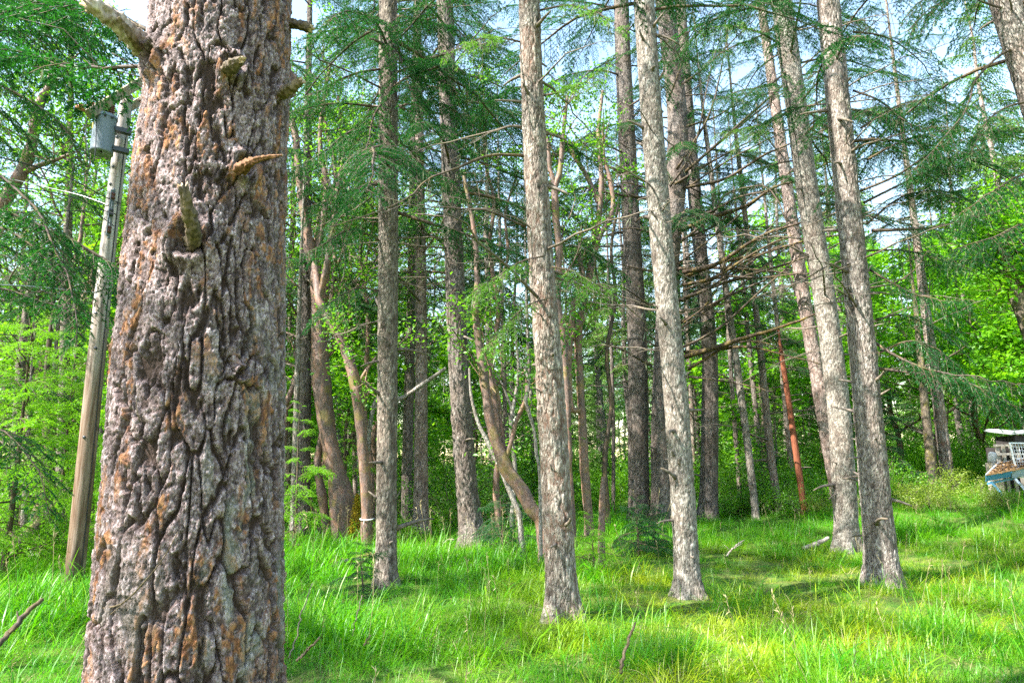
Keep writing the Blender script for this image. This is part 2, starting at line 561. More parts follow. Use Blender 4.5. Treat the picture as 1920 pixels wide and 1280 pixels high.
# ------------------------------------------------------------------ boughs, twigs and leaves
def needles(mb, pos, dirs, lens, K, nl, nw, rng, mat=0, spread=.62):
    """K needles along each twig, all round it: one slim triangle each."""
    n = len(pos)
    if not n: return
    t = np.tile(np.linspace(.04, 1.0, K), (n, 1)) + rng.uniform(-.03, .03, (n, K))
    axis = dirs[:, None, :]
    ref = nrm(np.cross(dirs, np.array([.13, .21, .97])))
    ref2 = np.cross(dirs, ref)
    a = rng.uniform(0, 2 * np.pi, (n, K))
    flat = .55                                       # flattened spray: more needles to the sides than up and down
    rad = np.cos(a)[..., None] * ref[:, None] + flat * np.sin(a)[..., None] * ref2[:, None]
    d = nrm(axis * spread + rad)
    L_ = nl * rng.uniform(.75, 1.15, (n, K))[..., None]
    base = pos[:, None] + axis * (t * lens[:, None])[..., None]
    side = nrm(np.cross(d, rng.normal(size=(n, K, 3)))) * nw / 2
    tip = base + d * L_
    V = np.stack([base - side, base + side, tip], 2).reshape(-1, 3)
    Fx = np.arange(len(V)).reshape(-1, 3)
    var = np.repeat(np.clip(rng.normal(.5, .22, n), 0, 1), K * 3)
    mb.add(V, Fx, mat, {'var': var})

def strips(mb, pos, dirs, lens, w, rng, mat=0):
    """A far twig with its needles: two crossed serrated slivers."""
    n = len(pos)
    if not n: return
    for q in range(2):
        s = nrm(np.cross(dirs, rng.normal(size=(n, 3)))) * w / 2
        m1 = pos + dirs * (lens * .45)[:, None]
        tip = pos + dirs * lens[:, None]
        V = np.stack([pos, m1 - s, tip, m1 + s * .6], 1).reshape(-1, 3)
        Fx = np.arange(len(V)).reshape(-1, 4)
        mb.add(V, Fx, mat, {'var': np.repeat(np.clip(rng.normal(.5, .25, n), 0, 1), 4)})

def bough(axis, r0, seed, sub=.75, start=.2, dens=11, droop=.35, K=24, far=False, tw=.028, live=.9, lichen=0, nl=.031, nw=.0090, step_noise=.0):
    """A conifer limb along AXIS: returns (wood MB, needle MB)."""
    rng = np.random.default_rng(seed)
    axis = np.asarray(axis, float)
    wood, leaf = MB(), MB()
    seg = np.linalg.norm(np.diff(axis, axis=0), axis=1)
    s = np.concatenate([[0], np.cumsum(seg)]); Ln = s[-1]
    rr = r0 * (1 - .88 * s / Ln) ** .9
    wood.tube(axis, rr, 3 if far else 6, 0, not far)
    T = nrm(np.gradient(axis, axis=0))
    at = lambda u: np.array([np.interp(u * Ln, s, axis[:, c]) for c in range(3)])
    tn = lambda u: nrm(np.array([np.interp(u * Ln, s, T[:, c]) for c in range(3)]))
    nb = max(4, int(Ln * dens))
    P0, D0, L0 = [], [], []
    lp, ld, ll = [], [], []
    for i in range(nb):
        u = start + (1 - start) * (i + rng.uniform(-.35, .35)) / nb
        u = min(max(u, .03), .995)
        p, t = at(u), tn(u)
        sd = nrm(np.cross(t, (0, 0, 1.0))) * (1 if i % 2 else -1)
        prof = min(1, (1 - u) * 1.5 + .18) * min(1, .35 + (u - start) * 3.5)
        bl = sub * prof * rng.uniform(.6, 1.2)
        d = nrm(t * rng.uniform(.45, .8) + sd * .9 + np.array([0, 0, rng.uniform(-.28, .16)]))
        alive = rng.random() < live
        q = np.linspace(0, 1, 3 if far else 5)[:, None]
        pts = p + d * bl * q + np.array([0, 0, -1.0]) * droop * bl * q * q + (rng.normal(0, .02 * bl, (len(q), 3)) * q)
        wood.tube(pts, np.linspace(min(.006, r0 * .35), .0016, len(q)) * (1.6 if far else 1), 3, 0, False)
        m = max(2, int(bl / (tw * (2.0 if far else 1))))
        td = nrm(np.gradient(pts, axis=0))
        for j in range(m):
            v = (j + .5 + rng.uniform(-.3, .3)) / m
            k = v * (len(q) - 1); k0 = min(int(k), len(q) - 2); f = k - k0
            pp = pts[k0] * (1 - f) + pts[k0 + 1] * f
            tt = nrm(td[k0] * (1 - f) + td[k0 + 1] * f)
            ss = nrm(np.cross(tt, (0, 0, 1.0))) * (1 if j % 2 else -1)
            tl = (.045 + .12 * (1 - v)) * rng.uniform(.6, 1.2) * (1.35 if far else 1)
            dd = nrm(tt * .75 + ss * .75 + np.array([0, 0, rng.uniform(-.55, .12)]))
            if alive or (rng.random() < .12):
                P0.append(pp); D0.append(dd); L0.append(tl)
            elif not far and j % 2 == 0:
                wood.tube(np.array([pp, pp + dd * tl * 1.4]), [.0018, .0008], 3, 0, False)
            if lichen and rng.random() < lichen:
                lp.append(pp); ll.append(rng.uniform(.05, .16)); ld.append(nrm(np.array([rng.normal(0, .12), rng.normal(0, .12), -1])))
        if alive:
            P0.append(pts[-1]); D0.append(td[-1]); L0.append(.07)
    if not far:
        for i in range(int(Ln * 5)):                     # bare dead twigs on the inner limb
            u = rng.uniform(.05, start + .25)
            p, t = at(u), tn(u)
            d = nrm(t * .5 + rng.normal(0, 1, 3) * (1, 1, .6))
            l = rng.uniform(.1, .45)
            mid = p + d * l * .5 + rng.normal(0, .02, 3)
            wood.tube(np.array([p, mid, p + d * l + (0, 0, -.06 * l)]), [.0035, .0025, .001], 3, 0, False)
    P0, D0, L0 = np.array(P0).reshape(-1, 3), np.array(D0).reshape(-1, 3), np.array(L0)
    if far:
        strips(leaf, P0, D0, L0, .075, rng)
    else:
        needles(leaf, P0, D0, L0, K, nl, nw, rng)
    if lp:
        lp, ld, ll = np.array(lp), np.array(ld), np.array(ll)
        strips(leaf, lp, ld, ll, .012, rng, 1)
    return wood, leaf

def arc(Ln, rise, sag, seed, n=9, wob=.03):
    rng = np.random.default_rng(seed)
    u = np.linspace(0, 1, n)
    y = np.cumsum(rng.normal(0, wob, n)) * Ln * u
    return np.stack([u * Ln, y, Ln * (rise * u - sag * u * u) + np.cumsum(rng.normal(0, wob * .5, n)) * Ln * .5], 1)

# library of limbs shared by all firs: (wood mesh, needle mesh, length)
LIVE = []
for i, (ln, rise, sag) in enumerate([(1.5, .10, .35), (2.1, .05, .40), (2.6, .12, .42), (3.2, .16, .45), (2.3, -.05, .30), (3.6, .05, .35), (1.9, .2, .6), (2.9, -.1, .25)]):
    w, l = bough(arc(ln, rise, sag, 40 + i), .009 + .007 * ln, 100 + i, sub=.44 + .15 * ln, start=.18, dens=12, droop=.6, lichen=.10 if i % 2 else .03)
    wm = w.build('branch', M['limb'], link=False)
    LIVE.append((wm, l.build('needles', [M['needle'], M['lich']], link=False), ln))
YOUNG = []
for i, ln in enumerate([.7, 1.0, 1.35, 1.7]):
    w, l = bough(arc(ln, .18, .42, 60 + i), .007 + .004 * ln, 160 + i, sub=.24 + .20 * ln, start=.1, dens=15, droop=.45, K=20, live=1, nl=.026, nw=.0065)
    YOUNG.append((w.build('branch', M['limb'], link=False), l.build('needles', M['young'], link=False), ln))

def dead_limb(ln, seed, dens=6, lichen=.25, r0=None):
    rng = np.random.default_rng(seed)
    ax = arc(ln, .05, .22, seed, 9, .035)
    mb = MB()
    mb.tube(ax, (r0 or (.006 + .006 * ln)) * np.linspace(1, .15, 9), 5)
    lp, ld, ll = [], [], []
    for i in range(int(ln * dens)):
        u = rng.uniform(.12, .98)
        k = u * 8; k0 = min(int(k), 7)
        p = ax[k0] + (ax[k0 + 1] - ax[k0]) * (k - k0)
        d = nrm(np.array([rng.uniform(.3, .9), rng.choice([-1, 1]) * rng.uniform(.5, 1), rng.uniform(-.7, .25)]))
        l = rng.uniform(.12, .6) * (1.1 - u * .7)
        pts = np.array([p, p + d * l * .5 + rng.normal(0, .03 * l, 3), p + d * l + np.array([0, 0, -.12 * l])])
        mb.tube(pts, [.0042, .003, .001], 3, 0, False)
        for j in range(3):
            q = pts[1] + (pts[2] - pts[1]) * rng.random()
            dd = nrm(d + rng.normal(0, .7, 3))
            mb.tube(np.array([q, q + dd * l * .4]), [.002, .0007], 3, 0, False)
            if rng.random() < lichen:
                lp.append(q); ld.append(nrm(np.array([rng.normal(0, .15), rng.normal(0, .15), -1]))); ll.append(rng.uniform(.04, .16))
    if lp: strips(mb, np.array(lp), np.array(ld), np.array(ll), .010, rng, 1)
    return mb
DEAD = []
for i, ln in enumerate([.7, 1.1, 1.5, 2.0, 2.6, 1.3, 3.4, 4.2]):
    DEAD.append((dead_limb(ln, 300 + i).build('dead_branch', [M['twig'], M['lich']], link=False), ln))
STUB = []
for i in range(6):
    rng = np.random.default_rng(500 + i)
    ln = [.05, .09, .14, .2, .28, .07][i]
    u = np.linspace(0, 1, 5)[:, None]
    pts = np.array([[0, 0, 0]]) + u * np.array([ln, 0, ln * rng.uniform(-.2, .5)]) + u * u * rng.normal(0, .18 * ln, 3)
    mb = MB(); mb.tube(pts, np.array([.016, .011, .009, .007, .004]) * (.8 + .7 * i / 6), 6)
    STUB.append(mb.build('branch_stub', M['twig'], link=False))

FARMESH = []
for i, ln in enumerate([1.3, 2.0, 2.8, 3.6, 4.3]):
    FARMESH.append((ln, [bough(arc(ln, .08, .36, 700 + i * 5 + k), .008 + .006 * ln, 720 + i * 5 + k, sub=.46 + .15 * ln, start=.16, dens=9, droop=.55, far=True) for k in range(2)]))

def rotz(V, a):
    c, s = math.cos(a), math.sin(a)
    return np.stack([V[:, 0] * c - V[:, 1] * s, V[:, 0] * s + V[:, 1] * c, V[:, 2]], 1)

def roty(V, a):
    c, s = math.cos(a), math.sin(a)
    return np.stack([V[:, 0] * c + V[:, 2] * s, V[:, 1], -V[:, 0] * s + V[:, 2] * c], 1)

def merge_into(dst, src, fn, mat=0):
    off = 0
    V = fn(np.vstack(src.v))
    at = {k: np.concatenate(v) for k, v in src.at.items()}
    first = True
    base = dst.n
    dst.v.append(V); dst.n += len(V)
    for k in set(list(dst.at) + list(at)):
        lst = dst.at.setdefault(k, [np.zeros(base)] if base else [])
        lst.append(at[k] if k in at else np.zeros(len(V)))
    for f, m in src.f:
        dst.f.append((f + base, mat))

def far_crown(H, z0, spread, seed, n, fade=1.0):
    """Crown of a fir seen from far off: limbs in loose whorls with their twigs."""
    rng = np.random.default_rng(seed)
    wood, leaf = MB(), MB()
    for i in range(n):
        f = (i + rng.uniform(-.4, .4)) / n
        f = min(max(f, 0), .995)
        z = z0 + (H - z0) * f ** .9
        want = spread * (1 - f) ** .75 * rng.uniform(.6, 1.1) + .35
        if f < .18: want *= rng.uniform(.45, 1)
        ln, vs = min(FARMESH, key=lambda q: abs(q[0] - want))
        w, l = vs[int(rng.integers(2))]
        k = want / ln
        az, pit = rng.uniform(0, 2 * np.pi), R(rng.uniform(-8, 16) - 26 * f)
        fn = lambda V: rotz(roty(V * k, pit), az) + np.array([0, 0, z])
        merge_into(wood, w, fn); merge_into(leaf, l, fn)
    return wood, leaf

def leaf_shapes(mb, c, nrmv, head, size, rng, shape='oval', mat=0):
    """Leaves as small folded or lobed blades at points C."""
    n = len(c)
    z = nrm(nrmv)
    x = nrm(head - z * np.sum(head * z, 1, keepdims=True))
    y = np.cross(z, x)
    if shape == 'maple':
        pr = np.array([[0, 0, 0], [.18, -.52, .03], [.52, -.30, -.02], [.45, -.12, 0], [1.0, 0, -.12], [.45, .12, 0], [.52, .30, -.02], [.18, .52, .03]])
        fs = np.array([[0, 1, 3], [1, 2, 3], [0, 3, 5], [3, 4, 5], [0, 5, 7], [5, 6, 7]])
    elif shape == 'oval':
        pr = np.array([[0, 0, 0], [.5, -.26, .05], [1.0, 0, -.1], [.5, .26, .05]])
        fs = np.array([[0, 1, 2], [0, 2, 3]])
    else:
        pr = np.array([[0, 0, 0], [.45, -.33, .04], [1.0, 0, -.08], [.45, .33, .04]])
        fs = np.array([[0, 1, 2, 3]])
    s = size[:, None, None]
    V = c[:, None] + s * (pr[None, :, 0:1] * x[:, None] + pr[None, :, 1:2] * y[:, None] + pr[None, :, 2:3] * z[:, None])
    k = len(pr)
    Fx = (np.arange(n)[:, None, None] * k + fs[None]).reshape(-1, fs.shape[1])
    mb.add(V.reshape(-1, 3), Fx, mat, {'var': np.repeat(np.clip(rng.normal(.5, .25, n), 0, 1), k)})

def grow(rng, p, d, ln, r, depth, mb, tips, k=6, curl=.25, up=.12, kids=4, ang=.8, minr=.003):
    """A woody limb that forks; collects the points where leaves sit."""
    n = 7
    pts = [np.asarray(p, float)]
    dirs = [nrm(d)]
    for i in range(n - 1):
        nd = nrm(dirs[-1] + rng.normal(0, curl, 3) * .5 + np.array([0, 0, up]))
        pts.append(pts[-1] + nd * ln / (n - 1)); dirs.append(nd)
    pts = np.array(pts)
    mb.tube(pts, np.linspace(r, max(r * .45, minr * .6), n), max(3, k), 0, False)
    if depth == 0:
        for i in range(2, n): tips.append((pts[i], dirs[i]))
        return
    for i in range(kids):
        f = rng.uniform(.35, 1.0) if i else 1.0
        q = f * (n - 1); q0 = min(int(q), n - 2)
        pp = pts[q0] + (pts[q0 + 1] - pts[q0]) * (q - q0)
        side = nrm(np.cross(dirs[q0], rng.normal(size=3)))
        nd = nrm(dirs[q0] + side * ang * rng.uniform(.6, 1.3))
        grow(rng, pp, nd, ln * rng.uniform(.5, .75), max(r * .5, minr), depth - 1, mb, tips, max(3, k - 2), curl, up, kids, ang, minr)

def leafy(tips, per, spread, flat, size, seed, shape, droop=.25, upness=.8):
    rng = np.random.default_rng(seed)
    mb = MB()
    T = np.repeat(np.array([t[0] for t in tips]), per, 0)
    D = np.repeat(np.array([t[1] for t in tips]), per, 0)
    n = len(T)
    c = T + rng.normal(0, 1, (n, 3)) * np.array([spread, spread, spread * flat])
    nv = nrm(rng.normal(0, .55, (n, 3)) + np.array([0, 0, upness]))
    hd = rng.normal(0, 1, (n, 3)) + D * .8 - np.array([0, 0, droop])
    leaf_shapes(mb, c, nv, hd, size * rng.uniform(.6, 1.25, n), rng, shape)
    return mb

def dec_tree(H, r, seed, limbs=9, z0=.28, per=9, size=.13, shape='maple', spread=.22, flat=.4, ln=.32, up=.1, ang=.8, kids=4, lean=(0, 0)):
    rng = np.random.default_rng(seed)
    wood, tips = MB(), []
    n = 12
    u = np.linspace(0, 1, n)
    tr = np.stack([lean[0] * u * H + np.cumsum(rng.normal(0, .012, n)) * H, lean[1] * u * H + np.cumsum(rng.normal(0, .012, n)) * H, u * H * .85 - .15], 1)
    wood.tube(tr, r * (1 - .8 * u), 8, 0, False)
    for i in range(limbs):
        f = z0 + (1 - z0) * (i + rng.random()) / limbs
        k = min(f, .99) * (n - 1); k0 = int(k)
        p = tr[k0] + (tr[min(k0 + 1, n - 1)] - tr[k0]) * (k - k0)
        az = i * 2.4 + rng.uniform(-.4, .4)
        d = np.array([math.cos(az), math.sin(az), rng.uniform(.1, .7)])
        grow(rng, p, d, H * ln * (1.15 - .6 * f), r * .38 * (1.2 - .7 * f), 2, wood, tips, 5, .3, up, kids, ang)
    leaf = leafy(tips, per, spread, flat, size, seed + 1, shape)
    return wood, leaf

def shrub(H, W, seed, stems=9, per=8, size=.06, shape='oval', spread=.10):
    rng = np.random.default_rng(seed)
    wood, tips = MB(), []
    for i in range(stems):
        az = rng.uniform(0, 2 * np.pi)
        d = np.array([math.cos(az) * W / H * .8, math.sin(az) * W / H * .8, 1.0])
        grow(rng, np.array([math.cos(az) * .06, math.sin(az) * .06, -.05]), d, H * rng.uniform(.45, .7), .010, 1, wood, tips, 4, .35, .03, 5, .9, .002)
    return wood, leafy(tips, per, spread, .7, size, seed + 3, shape)
# ------------------------------------------------------------------ ground, road
def make_ground():
    xs = np.concatenate([-np.geomspace(420, 16, 26), np.linspace(-15, 17, 129), np.geomspace(18, 420, 26)])
    ys = np.concatenate([-np.geomspace(200, 6, 14), np.linspace(-5, 32, 149), np.geomspace(33, 900, 34)])
    X, Y = np.meshgrid(xs, ys)
    Z = gh(X, Y)
    near = (np.abs(X) < 20) & (Y > -5) & (Y < 33)
    Z = Z + np.where(near, .05 * (vnoise(np.stack([X.ravel() * 2.2, Y.ravel() * 2.2, X.ravel() * 0], 1), 5).reshape(X.shape) - .5), 0)
    nx = len(xs); ny = len(ys)
    i = np.arange(ny - 1)[:, None] * nx; j = np.arange(nx - 1)[None]
    Fq = np.stack([i + j, i + j + 1, i + nx + j + 1, i + nx + j], -1).reshape(-1, 4)
    mb = MB(); mb.add(np.stack([X.ravel(), Y.ravel(), Z.ravel()], 1), Fq)
    tag(mb.build('ground', M['ground']), kind='structure')
make_ground()
mb = MB()
xs = np.linspace(-26, -7.5, 24)
V = []
for x in xs:
    for k in range(5):
        y = 16.2 + .22 * (x + 20) + k * .75
        V.append((x, y, ghf(x, y) + .06))
i = np.arange(23)[:, None] * 5; j = np.arange(4)[None]
mb.add(np.array(V), np.stack([i + j, i + 5 + j, i + 6 + j, i + j + 1], -1).reshape(-1, 4))
tag(mb.build('gravel_road', M['road']), kind='structure')

# ------------------------------------------------------------------ tree building
def trunk_mesh(ctrl, rads, segs, dz, plate, depth, seed, zfine, zg, flare=.3, knots=10, rough=.02):
    """A tapering stem through CTRL with its bark in relief: raised plates, furrows and knots."""
    ctrl = np.asarray(ctrl, float)
    fine_n = 400
    c = catmull(ctrl, fine_n)
    rr = .91 * np.interp(np.linspace(0, len(ctrl) - 1, fine_n), np.arange(len(ctrl)), rads)
    s = np.concatenate([[0], np.cumsum(np.linalg.norm(np.diff(c, axis=0), axis=1))])
    st = [0.0]
    while st[-1] < s[-1]:
        z = np.interp(st[-1], s, c[:, 2])
        st.append(st[-1] + (dz if z < zfine else dz * 8))
    st = np.array(st); st[-1] = s[-1]
    pts = np.stack([np.interp(st, s, c[:, k]) for k in range(3)], 1)
    rad = np.interp(st, s, rr)
    base_r = rad.copy()
    rad = rad * (1 + flare * np.exp(-np.maximum(pts[:, 2] - zg, 0) / (rad * 1.1)))
    V, Fq = tube(pts, rad, segs)
    m = len(pts)
    cen = np.repeat(pts, segs, 0)
    outw = nrm(V - cen)
    rs = np.repeat(rad, segs); ss = np.repeat(st, segs)
    th_ = np.arctan2(outw[:, 1], outw[:, 0])
    butt = np.exp(-np.maximum(cen[:, 2] - zg, 0) / (rs * 1.0)) * rs * .22 * (.4 + np.sin(th_ * (3 + seed % 3) + seed) + .5 * np.sin(th_ * 2 + seed * 2.3)) * (flare > .01)
    q = np.stack([outw[:, 0] * rs / plate[0], outw[:, 1] * rs / plate[0], ss / plate[1]], 1)
    wz = np.stack([vnoise(q * 1.1, seed + 1), vnoise(q * 1.1, seed + 2), vnoise(q * 1.1, seed + 3)], 1) - .5
    f1, f2, cid = worley(q + wz * .9, seed)
    e = f2 - f1
    pl = sstep(.0, .17, e)
    h = butt + depth * (pl * (.55 + .6 * cid) - .8) + rough * rs * 2 * (fbm(q * np.array([.25, .25, .12]), 3, seed + 9) - .5) + depth * .7 * (fbm(q * 2.6, 2, seed + 5) - .5)
    crack = (1 - pl) * .9
    knot = np.zeros(len(h))
    rng = np.random.default_rng(seed + 77)
    for k in range(knots):
        zz = rng.uniform(s[0], np.interp(zfine, c[:, 2], s)); az = rng.uniform(0, 2 * np.pi)
        rk = np.interp(zz, st, rad)
        pk = np.array([np.interp(zz, s, c[:, j]) for j in range(3)]) + rk * np.array([math.cos(az), math.sin(az), 0])
        d = np.linalg.norm((V - pk) * np.array([1, 1, .75]), axis=1)
        sz = rng.uniform(.04, .085)
        h = h + depth * 1.1 * np.exp(-(d / sz) ** 2) - depth * 2.0 * np.exp(-(d / (sz * .4)) ** 2)
        knot = np.maximum(knot, np.exp(-(d / (sz * .55)) ** 2))
    V = V + outw * h[:, None]
    mb = MB(); mb.add(V, Fq, 0, {'crack': np.clip(crack, 0, 1), 'knot': knot, 'tone': np.clip(.1 + .9 * cid * .8 + .3 * (fbm(q * .3, 2, seed + 31) - .5), .09, 1)})
    return mb, pts, rad

def stem_ctrl(px, Y, H, lean_k=1.0, topr=.03):
    """Turn [(px, py, width)] rows, base first, into a world stem that goes on above the picture to height H."""
    pts = [P(a, b, Y) for a, b, w in px]
    rad = [RW(w, b, Y) for a, b, w in px]
    zg = ghf(pts[0][0], Y)
    d = pts[0] - pts[1]
    k = (pts[0][2] - (zg - .2)) / max(.05, -d[2])
    if pts[0][2] > zg - .2:
        pts = [pts[0] + d * k] + pts; rad = [rad[0]] + rad
    zg = ghf(pts[0][0], Y)
    up = pts[-1] - pts[max(-3, -len(pts))]
    up = up / up[2]
    end = pts[-1]; z1 = end[2]
    if H > z1 + .5:
        r1 = rad[-1]
        for f in (.25, .5, .75, 1.0):
            dzz = (H - z1) * f
            pts.append(end + np.array([up[0] * dzz * (1 - .35 * f), up[1] * dzz * (1 - .35 * f), dzz]))
            rad.append(max(topr, r1 * (1 - f) ** .85))
    return np.array(pts), np.array(rad), zg

class Tree: pass

def fir(name, label, cat, px, Y, H, bark, segs=56, dz=.035, plate=(.045, .14), depth=.010, seed=1, group=None, stubs=14, dead=0, deadz=(1.5, 9), live=0, livez=(6, 18),
        lib=None, flare=.3, knots=16, livelen=1.0, deadaz=None, zfine=None, livel=None):
    ctrl, rad, zg = stem_ctrl(px, Y, H)
    rng = np.random.default_rng(seed * 13 + 5)
    t = Tree()
    base = np.array([ctrl[0][0], Y, zg])
    t.root = thing(name, label, cat, base, group)
    t.base = base
    zf = zfine if zfine is not None else EYE + Y * .80
    mb, t.pts, t.rad = trunk_mesh(ctrl - base, rad, segs, dz, plate, depth, seed, zf - zg, 0, flare, knots)
    t.trunk = mb.build('trunk', M[bark], t.root)
    def on(z, az):
        zl = z - zg
        c = np.array([np.interp(zl, t.pts[:, 2], t.pts[:, k]) for k in range(3)])
        r = np.interp(zl, t.pts[:, 2], t.rad)
        return c + .8 * r * np.array([math.cos(az), math.sin(az), 0])
    t.on = on
    for i in range(int(stubs * 1.7)):
        z = rng.uniform(zg + .4, min(zf, H - 2)); az = rng.uniform(0, 2 * np.pi)
        put('branch_stub', STUB[int(rng.integers(len(STUB)))], t.root, on(z, az), (0, R(rng.uniform(-45, 15)), az), rng.uniform(1.0, 2.3))
    for i in range(dead):
        z = rng.uniform(*deadz); az = rng.uniform(0, 2 * np.pi) if deadaz is None else rng.uniform(*deadaz)
        me, ln = DEAD[int(rng.integers(len(DEAD) if Y > 13 else 4))]
        put('dead_branch', me, t.root, on(z, az), (rng.uniform(-.4, .4), R(rng.uniform(-25, 12)), az), rng.uniform(.7, 1.25))
    lb = lib or LIVE
    for i in range(live):
        f = (i + rng.random()) / live
        z = livez[0] + (livez[1] - livez[0]) * f
        az = i * 2.399 + rng.uniform(-.5, .5)
        k = rng.uniform(.75, 1.15) * livelen * (1 - .55 * sstep(.55, 1, (z - zg) / H))
        live_limb(t, lb, on(z, az), az, R(rng.uniform(-12, 14) - 20 * sstep(.6, 1, z / H)), k, rng, livel)
    return t

def live_limb(t, lb, loc, az, pit, k, rng, pick=None):
    wm, lm, ln = lb[int(rng.integers(len(lb))) if pick is None else pick[int(rng.integers(len(pick)))]]
    b = put('branch', wm, t.root, loc, (rng.uniform(-.25, .25), pit, az), k)
    put('needles', lm, b)
    return b

def limb_px(t, px, Y0, Y1, r0, seed, leafy_=None, mat='limb', sub=.7, start=.15, dens=9, droop=.5, lichen=.05, live=.9, name='branch', twigs=True, n=16, K=22):
    """A limb whose line the photograph shows: rows of (px, py), its depth going from Y0 to Y1; with needles if LEAFY_."""
    m = len(px)
    pts = np.array([P(a, b, Y0 + (Y1 - Y0) * i / (m - 1)) for i, (a, b) in enumerate(px)])
    ax = catmull(pts, n)
    rng = np.random.default_rng(seed)
    ax = ax + rng.normal(0, .012, ax.shape) * np.linspace(0, 1, n)[:, None] - t.base
    if leafy_:
        w, l = bough(ax, r0, seed, sub=sub, start=start, dens=dens, droop=droop, lichen=lichen, live=live, K=K)
        b = w.build(name, M[mat], t.root)
        l.build('needles', [M[leafy_], M['lich']], b)
        return b
    mb = MB()
    Ln = np.linalg.norm(np.diff(ax, axis=0), axis=1).sum()
    mb.tube(ax, r0 * np.linspace(1, .25, n) * (1 + rng.normal(0, .04, n)), 7)
    lp, ld, ll = [], [], []
    if twigs:
        T = nrm(np.gradient(ax, axis=0))
        for i in range(int(Ln * 4.5)):
            k = rng.uniform(.12, .99) * (n - 1); k0 = min(int(k), n - 2)
            p = ax[k0] + (ax[k0 + 1] - ax[k0]) * (k - k0)
            sd = nrm(np.cross(T[k0], rng.normal(size=3)))
            d = nrm(T[k0] * rng.uniform(.3, .9) + sd)
            l = rng.uniform(.12, .75) * (1.1 - .5 * k / n)
            q = np.array([p, p + d * l * .5 + rng.normal(0, .04 * l, 3), p + d * l + np.array([0, 0, -.1 * l])])
            mb.tube(q, np.array([.22, .14, .05]) * min(r0, .035), 4, 0, False)
            for j in range(2):
                a = q[1] + (q[2] - q[1]) * rng.random(); dd = nrm(d + rng.normal(0, .6, 3))
                mb.tube(np.array([a, a + dd * l * .45]), np.array([.1, .03]) * min(r0, .035), 3, 0, False)
                if rng.random() < lichen * 3:
                    lp.append(a); ld.append(nrm(np.array([rng.normal(0, .15), rng.normal(0, .15), -1]))); ll.append(rng.uniform(.05, .2))
    if lp: strips(mb, np.array(lp), np.array(ld), np.array(ll), .012, rng, 1)
    return mb.build(name, [M[mat], M['lich']], t.root)

